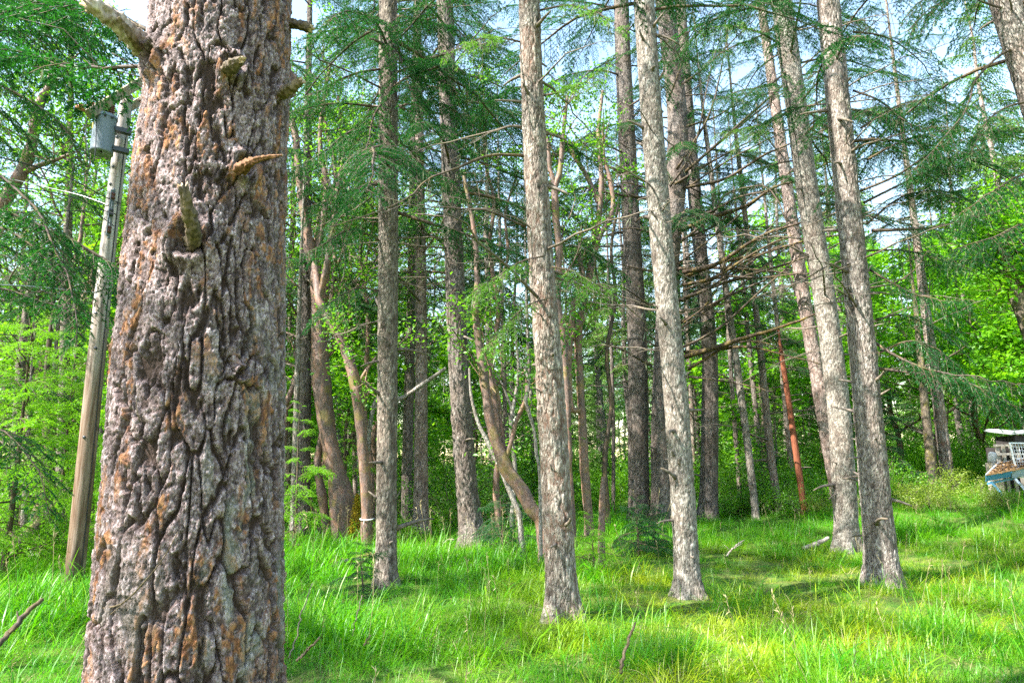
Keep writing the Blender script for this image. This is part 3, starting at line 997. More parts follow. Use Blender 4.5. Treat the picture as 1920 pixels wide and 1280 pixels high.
# ------------------------------------------------------------------ the great pine close to the camera
def hero_tree():
    Y = 2.8
    rows = [(354, 1280, 362), (361, 1100, 342), (369, 900, 322), (380, 640, 304), (394, 400, 282), (410, 200, 263), (418, 0, 253)]
    ctrl = np.array([P(a, b, Y) for a, b, w in rows]); rad = np.array([RW(w, b, Y) for a, b, w in rows]) * .935
    d = ctrl[0] - ctrl[1]
    ex = [ctrl[0] + d * .6, ctrl[0] + d * 1.9]
    ctrl = np.vstack([ex[1], ex[0], ctrl]); rad = np.concatenate([[rad[0] * 1.22, rad[0] * 1.07], rad])
    zg = ghf(ctrl[0][0], Y)
    ctrl[0][2] = zg - .15
    base = np.array([ctrl[0][0], Y, zg])
    root = thing('pine_tree', 'huge old pine with deeply furrowed grey and orange plated bark', 'pine tree', base)
    # fine rings on the visible stretch, finer columns on the side that faces the camera
    ring = []
    z = zg - .15
    ztop = 24.0
    while z < ztop:
        ring.append(z)
        z += .0062 if .42 < z < 4.05 else (.03 if z < 4.6 else .5)
    ring = np.array(ring)
    cz = ctrl[:, 2]
    cx = np.interp(ring, cz, catx := ctrl[:, 0]); 
    sl = (ctrl[-1][0] - ctrl[-3][0]) / (cz[-1] - cz[-3])
    cx = np.where(ring > cz[-1], ctrl[-1][0] + sl * (ring - cz[-1]) * .6, cx)
    rr = np.where(ring > cz[-1], np.maximum(.04, rad[-1] * (1 - (ring - cz[-1]) / (ztop - cz[-1] + .5))), np.interp(ring, cz, rad))
    face = math.atan2(-Y, 0.9)
    th = []
    a = -np.pi
    while a < np.pi - 1e-6:
        th.append(face + a)
        a += .0130 if abs(a) < 1.85 else .09
    th = np.array(th); k = len(th)
    m = len(ring)
    TH, Zr = np.meshgrid(th, ring)
    RR = rr[:, None] + 0 * TH
    wob = (fbm(np.stack([np.cos(TH).ravel() * 1.4, np.sin(TH).ravel() * 1.4, Zr.ravel() * 1.1], 1), 3, 3) - .5).reshape(TH.shape) * .07
    RR = RR * (1 + wob)
    ox, oy = np.cos(TH).ravel(), np.sin(TH).ravel()
    r = RR.ravel(); zz = Zr.ravel()
    # knots with collars where limbs broke off: picture position, size
    kn = [(355, 452, .085), (458, 312, .06), (435, 125, .055), (283, 108, .075), (548, 160, .05), (450, 700, .03)]
    kpos = []
    for a_, b_, s_ in kn:
        o = np.array([0, 0, EYE]); tp = P(a_, b_, Y) - o
        c = np.array([np.interp(P(a_, b_, Y)[2], cz, ctrl[:, 0]), Y])
        rk = np.interp(P(a_, b_, Y)[2], cz, rad)
        dxy = tp[:2]
        A = dxy @ dxy; B = -2 * dxy @ c; C = c @ c - rk * rk
        disc = B * B - 4 * A * C
        u = (-B - math.sqrt(disc)) / (2 * A) if disc > 0 else -B / (2 * A)
        kpos.append((o + tp * u, s_))
    X0 = np.repeat(cx, k) + ox * r; Y0 = Y + oy * r
    V0 = np.stack([X0, Y0, zz], 1)
    s_th = np.arctan2(oy, ox)
    q = np.stack([ox * .335 / .090, oy * .335 / .090, zz / .36], 1)
    warp = np.stack([fbm(q * .9, 3, 11), fbm(q * .9, 3, 12), fbm(q * .9, 3, 13)], 1) - .5
    q = q + warp * 1.5
    for kp, ks in kpos:                                   # bark grain swirls round the knots
        dv = (V0 - kp) / ks
        w = np.exp(-(dv ** 2).sum(1) / 3.5)
        q[:, 2] += w * 1.3 * np.sign(dv[:, 2]); q[:, :2] += (w * .7)[:, None] * dv[:, :2]
    m3 = np.stack([ox * .335, oy * .335, zz], 1)
    f1, f2, cid = worley(q, 21)
    e = f2 - f1
    rough_e = e + .26 * (fbm(m3 * np.array([34, 34, 22.]), 4, 31, .6) - .5)
    wv = 1.35 + .85 * sstep(2.5, 1.0, zz)                     # wider furrows towards the butt
    plate = sstep(.012, .070, rough_e / wv)
    # flat scales that lie over one another: slanting chips at three sizes
    jit = (np.stack([fbm(m3 * 30, 2, 44), fbm(m3 * 30, 2, 45), fbm(m3 * 30, 2, 46)], 1) - .5)
    c1, e1_ = chips(m3 / np.array([.050, .050, .085]) + jit * .9 + warp, 61, .55)
    c2, e2_ = chips(m3 / np.array([.021, .021, .034]) + jit * .9, 62, .7)
    c3, e3_ = chips(m3 / np.array([.011, .011, .014]) + jit * .6, 63, .8)
    lay2 = c2
    cid2 = c1
    flake = sstep(.0, .10, e2_)
    tiny = fbm(m3 * np.array([150, 150, 130.]), 2, 71) - .5
    low = 1 - .18 * sstep(1.2, 3.2, zz)                   # deeper furrows near the butt
    h = .027 * low * (plate * (.90 + .16 * cid) - .7) + (.30 + .70 * plate) * (.0060 * (c1 - .5) + .0052 * (c2 - .5) + .0036 * (c3 - .5)) - .0035 * (1 - flake) + .003 * tiny
    bare = np.zeros(len(h)); dark = np.zeros(len(h))
    for kp, ks in kpos:
        dv = V0 - kp
        dd = np.sqrt(dv[:, 0] ** 2 + dv[:, 1] ** 2 + (dv[:, 2] * .9) ** 2) / ks
        h = h + .030 * np.exp(-((dd - .85) / .33) ** 2) * (.5 + fbm(q * 2, 2, 81)) - .028 * np.exp(-(dd / .5) ** 2)
        dark = np.maximum(dark, np.exp(-(dd / .95) ** 4))
    V = V0 + np.stack([ox, oy, np.zeros_like(ox)], 1) * h[:, None]
    org = sstep(.56, .62, vnoise(q * np.array([1.15, 1.15, 1.0]), 91)) * plate * sstep(.30, .5, lay2) * sstep(.42, .60, fbm(q * 2.2, 3, 92))
    org2 = sstep(.86, .95, cid2) * flake * plate * .75
    orange = np.clip(org + org2 * sstep(.4, .55, vnoise(q * .5, 93)), 0, 1)
    lic = .35 * sstep(.62, .74, fbm(np.stack([ox * 2.2, oy * 2.2, zz * 1.6], 1), 4, 95)) * sstep(1.5, .8, zz) * .8
    lic = np.maximum(lic, sstep(.2, .75, ox) * sstep(.5, .66, fbm(np.stack([ox * 6, oy * 6, zz * 5], 1), 3, 96)) * .35 * sstep(3, 1.2, zz))
    pa = np.clip(sstep(-.005, .080, rough_e / wv) * (1 - .6 * dark), 0, 1)
    i = np.arange(m - 1)[:, None] * k; j = np.arange(k)[None]; j2 = (j + 1) % k
    Fq = np.stack([i + j, i + j2, i + k + j2, i + k + j], -1).reshape(-1, 4)
    mb = MB()
    mb.add(V - base, Fq, 0, {'plate': pa, 'orange': orange, 'lichen': lic, 'tone': np.clip(.5 + .55 * (c2 - .5) + .45 * (c1 - .5) + .35 * (c3 - .5), 0, 1), 'rim': np.maximum((1 - sstep(.0, .07, e2_)) * .8, (1 - sstep(0, .035, e1_)))})
    mb.build('trunk', M['hero'], root)
    t = Tree(); t.root = root; t.base = base
    # broken limbs
    def stub(px, Ys, rads, mt, label, k=26, name='branch_stub', jag=True, seed=1):
        pts = np.array([P(a, b, y) for (a, b), y in zip(px, Ys)])
        ax = catmull(pts, 40)
        rd = np.interp(np.linspace(0, 1, 40), np.linspace(0, 1, len(rads)), rads)
        Vt, Ft = tube(ax, rd, k)
        rng = np.random.default_rng(seed)
        ang = np.tile(np.arange(k), 40)
        lum = fbm(np.stack([np.cos(ang * 2 * np.pi / k) * 2.2, np.sin(ang * 2 * np.pi / k) * 2.2, np.repeat(np.arange(40), k) * .09], 1), 3, seed) - .5
        cen = np.repeat(ax, k, 0)
        fin = fbm(Vt * 90, 3, seed + 4) - .5
        Vt = cen + (Vt - cen) * (1 + .85 * lum[:, None] + 1.0 * fin[:, None])
        if jag:
            tdir = nrm(ax[-1] - ax[-2])
            Vt[-k:] += tdir * (rng.uniform(-.3, 1.3, k) * rads[-1])[:, None]
        mb = MB()
        mb.add(np.vstack([Vt, ax[-1]]) - base, [Ft], 0)
        o = mb.n - 1
        kk = np.arange(k)
        mb.f.append((np.stack([np.full(k, o), o - k + kk, o - k + (kk + 1) % k], 1), 1))
        b = mb.build(name, [M[mt], M['inner']], root)
        if label: b['label'] = label
        return b
    yf = Y - .33
    stub([(362, 462), (360, 430), (352, 392), (345, 352)], [yf + .06, yf - .04, yf - .10, yf - .14], [.032, .026, .023, .019], 'stub', 'thick snapped branch pointing up out of a dark knot', seed=3)
    stub([(450, 318), (470, 304), (496, 296), (530, 291)], [yf + .06, yf - .02, yf - .07, yf - .10], [.022, .014, .009, .003], 'spike', 'thin curved orange spike of a broken branch', jag=False, seed=5)
    stub([(290, 112), (262, 82), (235, 55), (205, 30), (172, 8)], [2.75, 2.62, 2.55, 2.5, 2.45], [.052, .043, .040, .036, .034], 'dead', 'pale bleached broken branch with a jagged end', seed=7)
    stub([(262, 92), (246, 68), (232, 46), (222, 32)], [2.58, 2.52, 2.49, 2.47], [.013, .014, .012, .005], 'stub', 'dark side splinter on the bleached branch', jag=False, seed=8)
    stub([(428, 128), (440, 120), (452, 112)], [yf + .05, yf - .01, yf - .05], [.027, .022, .014], 'stub', None, seed=9)
    stub([(525, 178), (545, 165), (566, 153)], [2.75, 2.72, 2.7], [.026, .024, .014], 'stub', None, seed=11)
    stub([(520, 40), (548, 44), (580, 52)], [2.85, 2.85, 2.85], [.024, .020, .018], 'stub', None, seed=12)
    stub([(266, 196), (276, 188), (284, 180)], [2.7, 2.7, 2.72], [.02, .03, .03], 'stub', None, jag=False, seed=13)
    # a fallen fir shoot caught on the bark
    def sprig(px, Ys, r):
        ax = catmull(np.array([P(a, b, y) for (a, b), y in zip(px, Ys)]), 14) - base
        mb = MB(); mb.tube(ax, np.linspace(r, r * .4, 14), 5)
        mb.build('caught_twig', M['stub'], root)['label'] = 'thin tan twig caught on the bark'
    ys = 2.8 - .395
    sprig([(190, 1140), (230, 1130), (275, 1085), (310, 1040), (334, 996)], [ys + .12, ys + .05, ys, ys - .01, ys - .02], .0036)
    sprig([(176, 1275), (180, 1225), (190, 1170), (235, 1128)], [ys + .16, ys + .15, ys + .12, ys + .04], .0028)
    sprig([(262, 790), (256, 760), (262, 730)], [ys + .04, ys + .03, ys + .04], .0022)
    # living limbs far overhead, which shade the grass
    rng = np.random.default_rng(8)
    for i in range(15):
        z = 6.0 + 16 * (i + rng.random()) / 15
        az = i * 2.399
        c = np.array([np.interp(z, ring, cx) - base[0], 0, z - zg])
        wm, lm, ln = LIVE[int(rng.integers(len(LIVE)))]
        b = put('branch', wm, root, c, (0, R(rng.uniform(-15, 10)), az), rng.uniform(.9, 1.35) * (1 - .5 * sstep(14, 23, z)))
        put('needles', lm, b)
    # limb with hanging foliage beside the pole
    limb_px(t, [(286, 124), (215, 127), (150, 128), (95, 118), (40, 100), (-30, 75), (-90, 60)], 2.9, 3.3, .011, 611, 'needle', 'limb', sub=.30, start=.12, dens=17, droop=.5, K=22)
    limb_px(t, [(284, 60), (220, 30), (140, 12), (60, 20), (-20, 50)], 3.2, 4.2, .012, 612, 'needle', 'limb', sub=.6, start=.15, dens=15, droop=.7)
    return t
hero = hero_tree()
# ------------------------------------------------------------------ firs standing in the clearing
tA = fir('fir_tree', 'dark grey fir with shaggy green limbs, small dark sapling at its foot', 'fir tree',
         [(724, 1092, 43), (725, 900, 42), (727, 640, 41), (728, 400, 40), (728, 150, 38), (728, 0, 37)], 10.3, 21, 'fir', seed=2, stubs=16, dead=14, deadz=(3.0, 9.5), live=22, livez=(5.6, 14), knots=22)
tD = fir('fir_tree', 'straight pale grey fir beside a leaning madrone, red-brown cracks low on its bark', 'fir tree',
         [(1056, 1160, 63), (1047, 1000, 62), (1030, 700, 57), (1015, 500, 52), (1006, 340, 49), (997, 150, 45), (992, 0, 44)], 7.8, 19, 'pale', segs=72, dz=.028, plate=(.055, .19), depth=.015, seed=3, stubs=16, dead=9, deadz=(3.2, 7), live=6, livez=(7.5, 12), knots=18)
tE = fir('fir_tree', 'slim lichen-spotted fir in front of the dark many-limbed fir', 'fir tree',
         [(1290, 1118, 50), (1282, 960, 50), (1268, 760, 49), (1250, 560, 46), (1232, 350, 45), (1217, 150, 43), (1207, 0, 42)], 9.3, 20, 'lichen', segs=64, dz=.03, plate=(.06, .11), depth=.009, seed=4, stubs=22, dead=14, deadz=(3.2, 9), live=7, livez=(7.8, 13), knots=22)
tI = fir('fir_tree', 'grey lichen fir whose foot stands just behind the cut log piece', 'fir tree',
         [(1588, 1022, 46), (1582, 900, 46), (1570, 740, 43), (1546, 560, 42), (1520, 400, 42), (1490, 180, 41), (1465, 0, 40)], 14.6, 24, 'lichen', segs=56, dz=.04, plate=(.07, .13), depth=.011, seed=5, stubs=22, dead=22, deadz=(4, 13), live=12, livez=(7.5,15), knots=22)
tJ = fir('fir_tree', 'sturdy sunlit fir with flared foot in open grass, long drooping dark limbs', 'fir tree',
         [(1658, 1088, 64), (1648, 1000, 60), (1630, 800, 54), (1612, 600, 50), (1592, 400, 47), (1572, 200, 45), (1552, 0, 43)], 10.5, 22, 'sunny', segs=72, dz=.03, plate=(.055, .17), depth=.015, seed=6, stubs=30, dead=14, deadz=(4, 9.5), live=10, livez=(6.4, 14), knots=24)
tK = fir('fir_tree', 'leaning grey fir of which only the upper stem shows against white sky', 'fir tree',
         [(2290, 1120, 74), (2130, 700, 72), (2010, 400, 66), (1945, 190, 60), (1886, 0, 58)], 9.2, 19, 'sunny', segs=56, seed=7, stubs=12, dead=3, deadz=(5, 8.6), live=9, livez=(6.8, 12), knots=14)
tB = fir('fir_tree', 'stout dark fir with dead hooked stubs, broad foot in long grass', 'fir tree',
         [(888, 1018, 54), (880, 960, 46), (870, 850, 43), (858, 650, 41), (850, 450, 38), (842, 250, 36), (834, 0, 33)], 15.6, 26, 'brown', segs=64, dz=.04, plate=(.06, .22), depth=.020, livelen=1.2, seed=8, stubs=20, dead=22, deadz=(6, 15), live=26, livez=(8, 16), flare=.4, knots=18)
tC = fir('fir_tree', 'pinkish sunlit fir stem seen between two darker firs', 'fir tree',
         [(789, 1010, 34), (789, 880, 29), (790, 700, 25), (789, 500, 22), (786, 300, 20), (783, 100, 18)], 18.5, 24, 'pink', segs=40, dz=.06, plate=(.08, .16), depth=.014, livelen=1.2, seed=9, stubs=16, dead=36, deadz=(5, 15), live=26, livez=(7, 17), knots=14)
tF = fir('fir_tree', 'tall dark straight fir next to the many-limbed one, finely ridged bark', 'fir tree',
         [(1199, 978, 44), (1197, 850, 42), (1195, 650, 39), (1185, 450, 37), (1175, 250, 35), (1168, 100, 32), (1165, 0, 30)], 21.5, 27, 'brown', segs=56, dz=.05, plate=(.06, .28), depth=.016, livelen=1.2, seed=10, stubs=24, dead=18, deadz=(6, 17), live=20, livez=(8.5, 19), knots=26)
tG = fir('fir_tree', 'dark fir with many long mossy dead limbs sweeping to one side', 'fir tree',
         [(1243, 985, 46), (1240, 850, 42), (1242, 700, 38), (1255, 500, 38), (1268, 330, 44), (1270, 220, 40), (1258, 100, 38), (1245, 0, 36)], 20.8, 27, 'brown', segs=56, dz=.05, plate=(.07, .26), depth=.016, livelen=1.2, seed=11, stubs=12, dead=14, deadz=(6, 16), live=14, livez=(10.5, 19), knots=18)
tH = fir('fir_tree', 'dark ridged fir standing behind the fan of mossy limbs', 'fir tree',
         [(1328, 972, 38), (1331, 800, 34), (1330, 650, 31), (1316, 500, 28), (1301, 350, 27), (1285, 150, 24), (1275, 0, 22)], 22.5, 26, 'brown', segs=48, dz=.06, plate=(.06, .24), depth=.014, livelen=1.2, seed=12, stubs=14, dead=12, deadz=(6, 16), live=14, livez=(8, 19), knots=14)
tN = fir('pine_tree', 'reddish flaky pine leaning behind the grey lichen fir', 'pine tree',
         [(1572, 930, 30), (1548, 800, 29), (1532, 700, 28), (1512, 590, 27), (1495, 480, 26), (1480, 380, 24), (1440, 100, 19)], 19.5, 22, 'pink', segs=44, dz=.05, plate=(.07, .2), depth=.016, seed=13, stubs=10, dead=10, deadz=(6, 13), live=10, livez=(7.5, 17), knots=8)
# slimmer stems of the thicket behind
tL = fir('fir_tree', 'thin grey fir with a clean mottled stem, first of the slim row', 'fir tree',
         [(1417, 962, 15), (1400, 820, 15), (1378, 660, 14), (1358, 520, 13), (1330, 300, 10)], 21.0, 17, 'lichen', segs=28, dz=.08, seed=14, stubs=12, dead=16, deadz=(2.5, 11), live=24, livez=(6,16.5), knots=8, livelen=.7)
tM = fir('fir_tree', 'thin pale fir with short white twigs, second of the slim row', 'fir tree',
         [(1457, 935, 16), (1445, 850, 16), (1430, 700, 14), (1415, 560, 12), (1385, 300, 9)], 22.5, 18, 'pale', segs=28, dz=.08, seed=15, stubs=18, dead=18, deadz=(2.5, 11), live=24, livez=(6,17.5), knots=8, livelen=.7)
tO = fir('cedar_tree', 'slender cedar with bare rusty red bark, leaning among grey stems', 'cedar tree',
         [(1501, 905, 13), (1490, 830, 13), (1477, 740, 11), (1466, 670, 10)], 20.2, 5.9, 'cedar', segs=24, dz=.1, seed=16, stubs=4, dead=4, deadz=(4, 9), live=5, livez=(4.6, 5.8), knots=2, livelen=.6)
tQ = fir('fir_tree', 'pale straight fir among bright maple leaves, taller of the pair', 'fir tree',
         [(1775, 880, 25), (1765, 800, 23), (1752, 700, 21), (1738, 600, 19), (1715, 420, 14)], 21.6, 20, 'pale', segs=36, dz=.07, seed=17, stubs=12, dead=10, deadz=(4, 12), live=24, livez=(8,19), knots=8, livelen=.8)
tR = fir('alder_tree', 'short mossy brown stem beside the pale fir in the maple leaves', 'tree',
         [(1747, 885, 20), (1742, 830, 18), (1735, 770, 16), (1728, 690, 14)], 21.2, 9, 'mossy', segs=32, dz=.07, seed=18, stubs=4, dead=6, deadz=(3, 8), knots=3)
tS = fir('fir_tree', 'grey furrowed fir next to a white lichen-coated stem', 'fir tree',
         [(567, 1020, 30), (569, 900, 27), (571, 780, 26), (573, 650, 24), (575, 450, 20), (577, 250, 16)], 17.0, 22, 'brown', segs=44, dz=.06, plate=(.06, .2), depth=.014, seed=19, stubs=10, dead=20, deadz=(3.5, 12), live=18, livez=(5.5, 16), knots=8)
tT = fir('alder_tree', 'narrow white lichen-coated stem beside the grey furrowed fir', 'tree',
         [(549, 1022, 14), (552, 900, 13), (556, 760, 12), (560, 620, 10)], 16.4, 10, 'lichen', segs=28, dz=.08, seed=20, stubs=5, dead=8, deadz=(2, 8), knots=4)
tU = fir('fir_tree', 'dark shaded fir stem half hidden behind the pinkish fir', 'fir tree',
         [(762, 1000, 24), (764, 850, 22), (768, 680, 20), (772, 520, 18), (774, 300, 14)], 21.0, 22, 'brown', segs=36, dz=.08, livelen=1.2, seed=21, stubs=8, dead=30, deadz=(3.5, 13), live=20, livez=(6,18), knots=6)
tV = fir('fir_tree', 'grey fir stem behind the utility pole, its bark faded by shade', 'fir tree',
         [(112, 1085, 24), (114, 950, 22), (118, 800, 21), (122, 650, 19), (128, 400, 15), (132, 200, 11)], 17.5, 20, 'fir', segs=36, dz=.07, seed=22, stubs=10, dead=12, deadz=(3, 11), live=18, livez=(5.5,16), knots=8)
tW = fir('fir_tree', 'thin broken-topped stem leaning beside the drooping lichen limb', 'fir tree',
         [(20, 1090, 19), (28, 900, 18), (38, 700, 16), (52, 570, 15), (62, 510, 14)], 15.5, 6.9, 'fir', segs=28, dz=.08, seed=23, stubs=6, dead=8, deadz=(2.5, 6.5), knots=4)
tX = fir('fir_tree', 'grey sapling stem above the pale gravel road', 'fir tree',
         [(70, 1095, 11), (80, 980, 10), (92, 860, 9), (98, 740, 8)], 13.5, 8, 'fir', segs=20, dz=.1, seed=24, stubs=6, dead=8, deadz=(1.5, 6), knots=3, live=8, livez=(5, 8), livelen=.6)
tY = fir('fir_tree', 'dead grey stem with bare twigs next to the gravel road', 'fir tree',
         [(38, 1092, 15), (44, 1000, 14), (50, 900, 12), (54, 800, 10)], 14.0, 7, 'lichen', segs=20, dz=.1, seed=25, stubs=6, dead=12, deadz=(1, 6), knots=3)
for lab, px, Y, bk, sd in [
    ('thin shaded stem between the dark ridged fir and the first slim fir', [(1388, 935, 10), (1378, 800, 9), (1364, 600, 8)], 26, 'fir', 71),
    ('thin grey stem just behind the second slim pale fir', [(1432, 930, 13), (1422, 820, 12), (1408, 680, 10), (1392, 520, 8)], 27, 'brown', 72),
    ('pale thin stem close to the rusty red cedar', [(1487, 905, 12), (1476, 800, 11), (1462, 650, 10), (1446, 500, 8)], 26, 'pale', 73),
    ('faint slim stem seen past the lichen-spotted fir', [(1302, 940, 9), (1298, 800, 9), (1290, 640, 8), (1284, 500, 7)], 28, 'pale', 74),
    ('slim grey stem deep behind the slanting mossy madrone', [(952, 950, 11), (948, 820, 10), (944, 640, 9), (938, 460, 7)], 25, 'fir', 75),
    ('thin dark stem deep behind the thin broken stump', [(1150, 940, 8), (1150, 800, 8), (1146, 640, 7), (1140, 500, 5)], 27, 'brown', 76),
    ('thin stem deep in the wood below the bleached crooked stem', [(1000, 950, 9), (998, 800, 8), (990, 640, 7)], 29, 'lichen', 77),
    ('pale stem far behind the twisted madrones', [(724 - 56, 985, 10), (664, 820, 9), (662, 640, 8), (656, 460, 6)], 26, 'pink', 78),
    ('grey stem far behind the fresh young fir by the great pine', [(540, 1000, 12), (542, 820, 11), (544, 600, 9), (548, 380, 7)], 24, 'fir', 79),
    ('slim stem in the wood left of the pole foot, grey with bare twigs', [(20, 1040, 12), (26, 860, 11), (36, 640, 9), (46, 430, 7)], 21, 'pale', 80),
]:
    fir('fir_tree', lab.replace('left of the pole foot', 'beyond the gravel road'), 'fir tree', px, Y, 17, bk, segs=20, dz=.14, seed=sd, stubs=6, dead=22, deadz=(2.5, 13), live=10, livez=(8, 16.5), knots=3, livelen=.7)
# a fir out of the picture whose limbs reach into it
tZ = fir('fir_tree', 'fir beside the pole showing only its drooping lichen-crusted limbs', 'fir tree',
         [(-260, 1200, 60), (-230, 800, 56), (-200, 400, 50), (-170, 0, 44)], 7.6, 18, 'fir', segs=36, dz=.06, seed=26, stubs=6, dead=0, live=13, livez=(4.6, 12), knots=5)

for lab, x, y, H, z0 in [('fir outside the picture whose limb tips hang in over the pole', -6.6, 4.4, 19, 5.6), ('fir at the edge whose upper limbs hang in behind the transformer', -10.8, 12.2, 21, 3.4), ('tall fir near the viewer showing only hanging limb tips at the top', -5.0, .6, 20, 5.5)]:
    fir('fir_tree', lab, 'fir tree', [(x / y * 1280 + 960 if y > 3 else x / 3 * 1280 + 960, 1100, 50), (x / y * 1280 + 960 if y > 3 else x / 3 * 1280 + 960, 700, 44)], max(y, 3.0) if y > 3 else y + 2.4, H, 'fir', segs=24, dz=.12, seed=int(40 + H + z0 * 10), stubs=0, dead=0, live=18, livez=(z0, H - 1), knots=2, livelen=1.2, zfine=3)  # firs almost wholly out of view, put in to shade the grass

# limbs that the photograph shows one by one
for i, (px, y0, y1, r) in enumerate([
    ([(1280, 352), (1360, 335), (1430, 292), (1500, 262), (1560, 235)], 20.6, 18.5, .060),
    ([(1264, 346), (1340, 300), (1400, 268), (1450, 240)], 20.5, 19.5, .045),
    ([(1275, 432), (1350, 402), (1400, 385), (1450, 352), (1500, 335), (1560, 300)], 20.5, 18.0, .075),
    ([(1278, 452), (1330, 410), (1360, 365), (1400, 352), (1440, 352), (1470, 400), (1490, 470), (1500, 500)], 20.4, 18.0, .040),
    ([(1280, 510), (1340, 497), (1400, 458), (1450, 432), (1510, 415), (1570, 385)], 20.4, 17.6, .075),
    ([(1282, 520), (1350, 492), (1420, 478), (1470, 462), (1530, 447), (1580, 440)], 20.6, 18.5, .070),
    ([(1280, 534), (1340, 520), (1400, 482), (1450, 455), (1490, 440)], 20.2, 18.0, .060),
    ([(1282, 558), (1330, 540), (1390, 495), (1440, 472), (1480, 450)], 20.2, 18.4, .045),
    ([(1280, 545), (1350, 520), (1430, 520), (1500, 512), (1560, 520)], 20.6, 18.0, .040),
    ([(1286, 668), (1340, 652), (1400, 632), (1450, 618), (1500, 600), (1545, 580)], 20.2, 16.5, .085),
    ([(1285, 660), (1340, 655), (1400, 650), (1460, 662), (1540, 682)], 20.6, 17.5, .060),
    ([(1290, 692), (1330, 668), (1370, 645), (1420, 640), (1470, 655)], 20.2, 18.5, .050),
    ([(1282, 605), (1320, 575), (1350, 530), (1360, 470), (1362, 440)], 20.0, 19.0, .030),
    ([(1256, 350), (1290, 300), (1312, 240), (1330, 140), (1362, 40)], 20.4, 19.0, .040),
    ([(1268, 318), (1300, 268), (1330, 215), (1352, 130), (1372, 10)], 20.4, 18.6, .050),
    ([(1252, 190), (1278, 120), (1292, 60), (1304, -20)], 20.4, 19.5, .040),
    ([(1262, 170), (1330, 120), (1390, 60), (1440, 10)], 20.6, 20.0, .040),
    ([(1276, 240), (1350, 215), (1440, 150), (1520, 110)], 20.6, 20.0, .035),
    ([(1236, 352), (1190, 332), (1130, 308), (1070, 284), (1010, 300)], 20.4, 19.0, .045),
    ([(1240, 378), (1180, 368), (1120, 358), (1088, 350)], 20.4, 19.6, .050),
    ([(1232, 440), (1190, 428), (1140, 432), (1100, 438)], 20.4, 19.8, .030),
    ([(1218, 572), (1170, 540), (1130, 530)], 20.3, 19.0, .030),
    ([(1222, 686), (1175, 660), (1140, 645), (1115, 632)], 20.4, 18.0, .045),
    ([(1232, 570), (1170, 572), (1120, 578), (1060, 600)], 20.4, 19.0, .030),
    ([(1290, 706), (1340, 712), (1400, 722), (1450, 735)], 20.2, 18.6, .035),
]):
    limb_px(tG, px, y0, y1, r, 900 + i, None, 'mosslimb' if 8 < i < 13 or i in (2, 4, 5, 6) else 'limb', name='dead_limb', lichen=.06)

rq = np.random.default_rng(61)
for i in range(13):
    x0 = rq.uniform(1268, 1285); y0 = rq.uniform(300, 700); ln = rq.uniform(160, 340); sl = rq.uniform(.05, .75) if y0 > 380 else rq.uniform(.3, 1.2); cv = rq.uniform(-.3, .45)
    limb_px(tG, [(x0 + ln * u, y0 - ln * (sl * u - cv * u * u * 1.1) + rq.normal(0, 3)) for u in (0, .3, .6, .85, 1)], 20.6, rq.uniform(17.5, 20), rq.uniform(.028, .056), 960 + i, None, 'limb', name='dead_limb', lichen=.05)
for i in range(7):
    x0 = 1232; y0 = rq.uniform(250, 680); ln = -rq.uniform(80, 190)
    limb_px(tG, [(x0 + ln * u, y0 + ln * (rq.uniform(-.1, .35) * u) + rq.normal(0, 3)) for u in (0, .35, .7, 1)], 20.6, rq.uniform(18.5, 20), rq.uniform(.020, .034), 990 + i, None, 'limb', name='dead_limb', lichen=.05)

def limbs(t, rows, leaf, seed, **kw):
    for i, (px, y0, y1, r) in enumerate(rows):
        limb_px(t, px, y0, y1, r, seed + i, leaf, **kw)
limbs(tA, [
    ([(710, 238), (670, 242), (640, 258), (600, 290), (560, 312), (520, 325)], 10.2, 9.0, .026),
    ([(710, 345), (670, 352), (630, 372), (575, 388)], 10.2, 9.4, .022),
    ([(712, 130), (660, 140), (600, 170), (545, 190)], 10.2, 9.2, .022),
    ([(712, 60), (660, 50), (610, 60), (560, 75)], 10.2, 9.0, .022),
    ([(710, 450), (660, 430), (620, 450), (570, 480)], 10.2, 9.2, .020),
    ([(745, 110), (790, 120), (830, 150), (880, 190)], 10.2, 9.2, .022),
    ([(745, 200), (800, 190), (850, 205), (905, 250)], 10.2, 9.4, .022),
    ([(745, 300), (790, 320), (830, 330), (870, 370)], 10.2, 9.2, .020),
    ([(745, 30), (800, 40), (860, 60), (930, 110)], 10.2, 9.2, .022),
    ([(725, 180), (700, 220), (690, 270), (670, 330)], 10.0, 8.6, .020),
    ([(728, 70), (750, 110), (770, 170), (790, 240)], 10.0, 8.6, .020),
    ([(710, 545), (670, 540), (630, 560), (590, 600)], 10.2, 9.4, .016),
], 'needle', 1000, sub=.62, start=.12, dens=13, droop=.55, lichen=.12, K=17)
limbs(tI, [
    ([(1470, 40), (1420, 70), (1370, 90), (1310, 130)], 14.6, 13.4, .03),
    ([(1480, 130), (1440, 160), (1390, 170), (1330, 190)], 14.6, 13.2, .03),
    ([(1500, 230), (1560, 260), (1640, 270), (1720, 310)], 15.0, 16.4, .03),
    ([(1490, 120), (1560, 110), (1640, 130), (1720, 180)], 15.0, 16.6, .03),
    ([(1525, 380), (1590, 390), (1680, 430), (1760, 500)], 15.2, 16.8, .03),
], 'needle', 1180, sub=.95, start=.12, dens=10, droop=.6, lichen=.1, K=15)
limbs(tD, [
    ([(985, 292), (930, 290), (890, 300), (850, 318), (800, 340), (760, 372), (700, 400), (620, 425)], 7.8, 7.2, .020),
    ([(985, 425), (940, 405), (900, 392), (840, 390), (780, 384)], 7.8, 7.3, .018),
], None, 1040, name='dead_limb', lichen=.2)
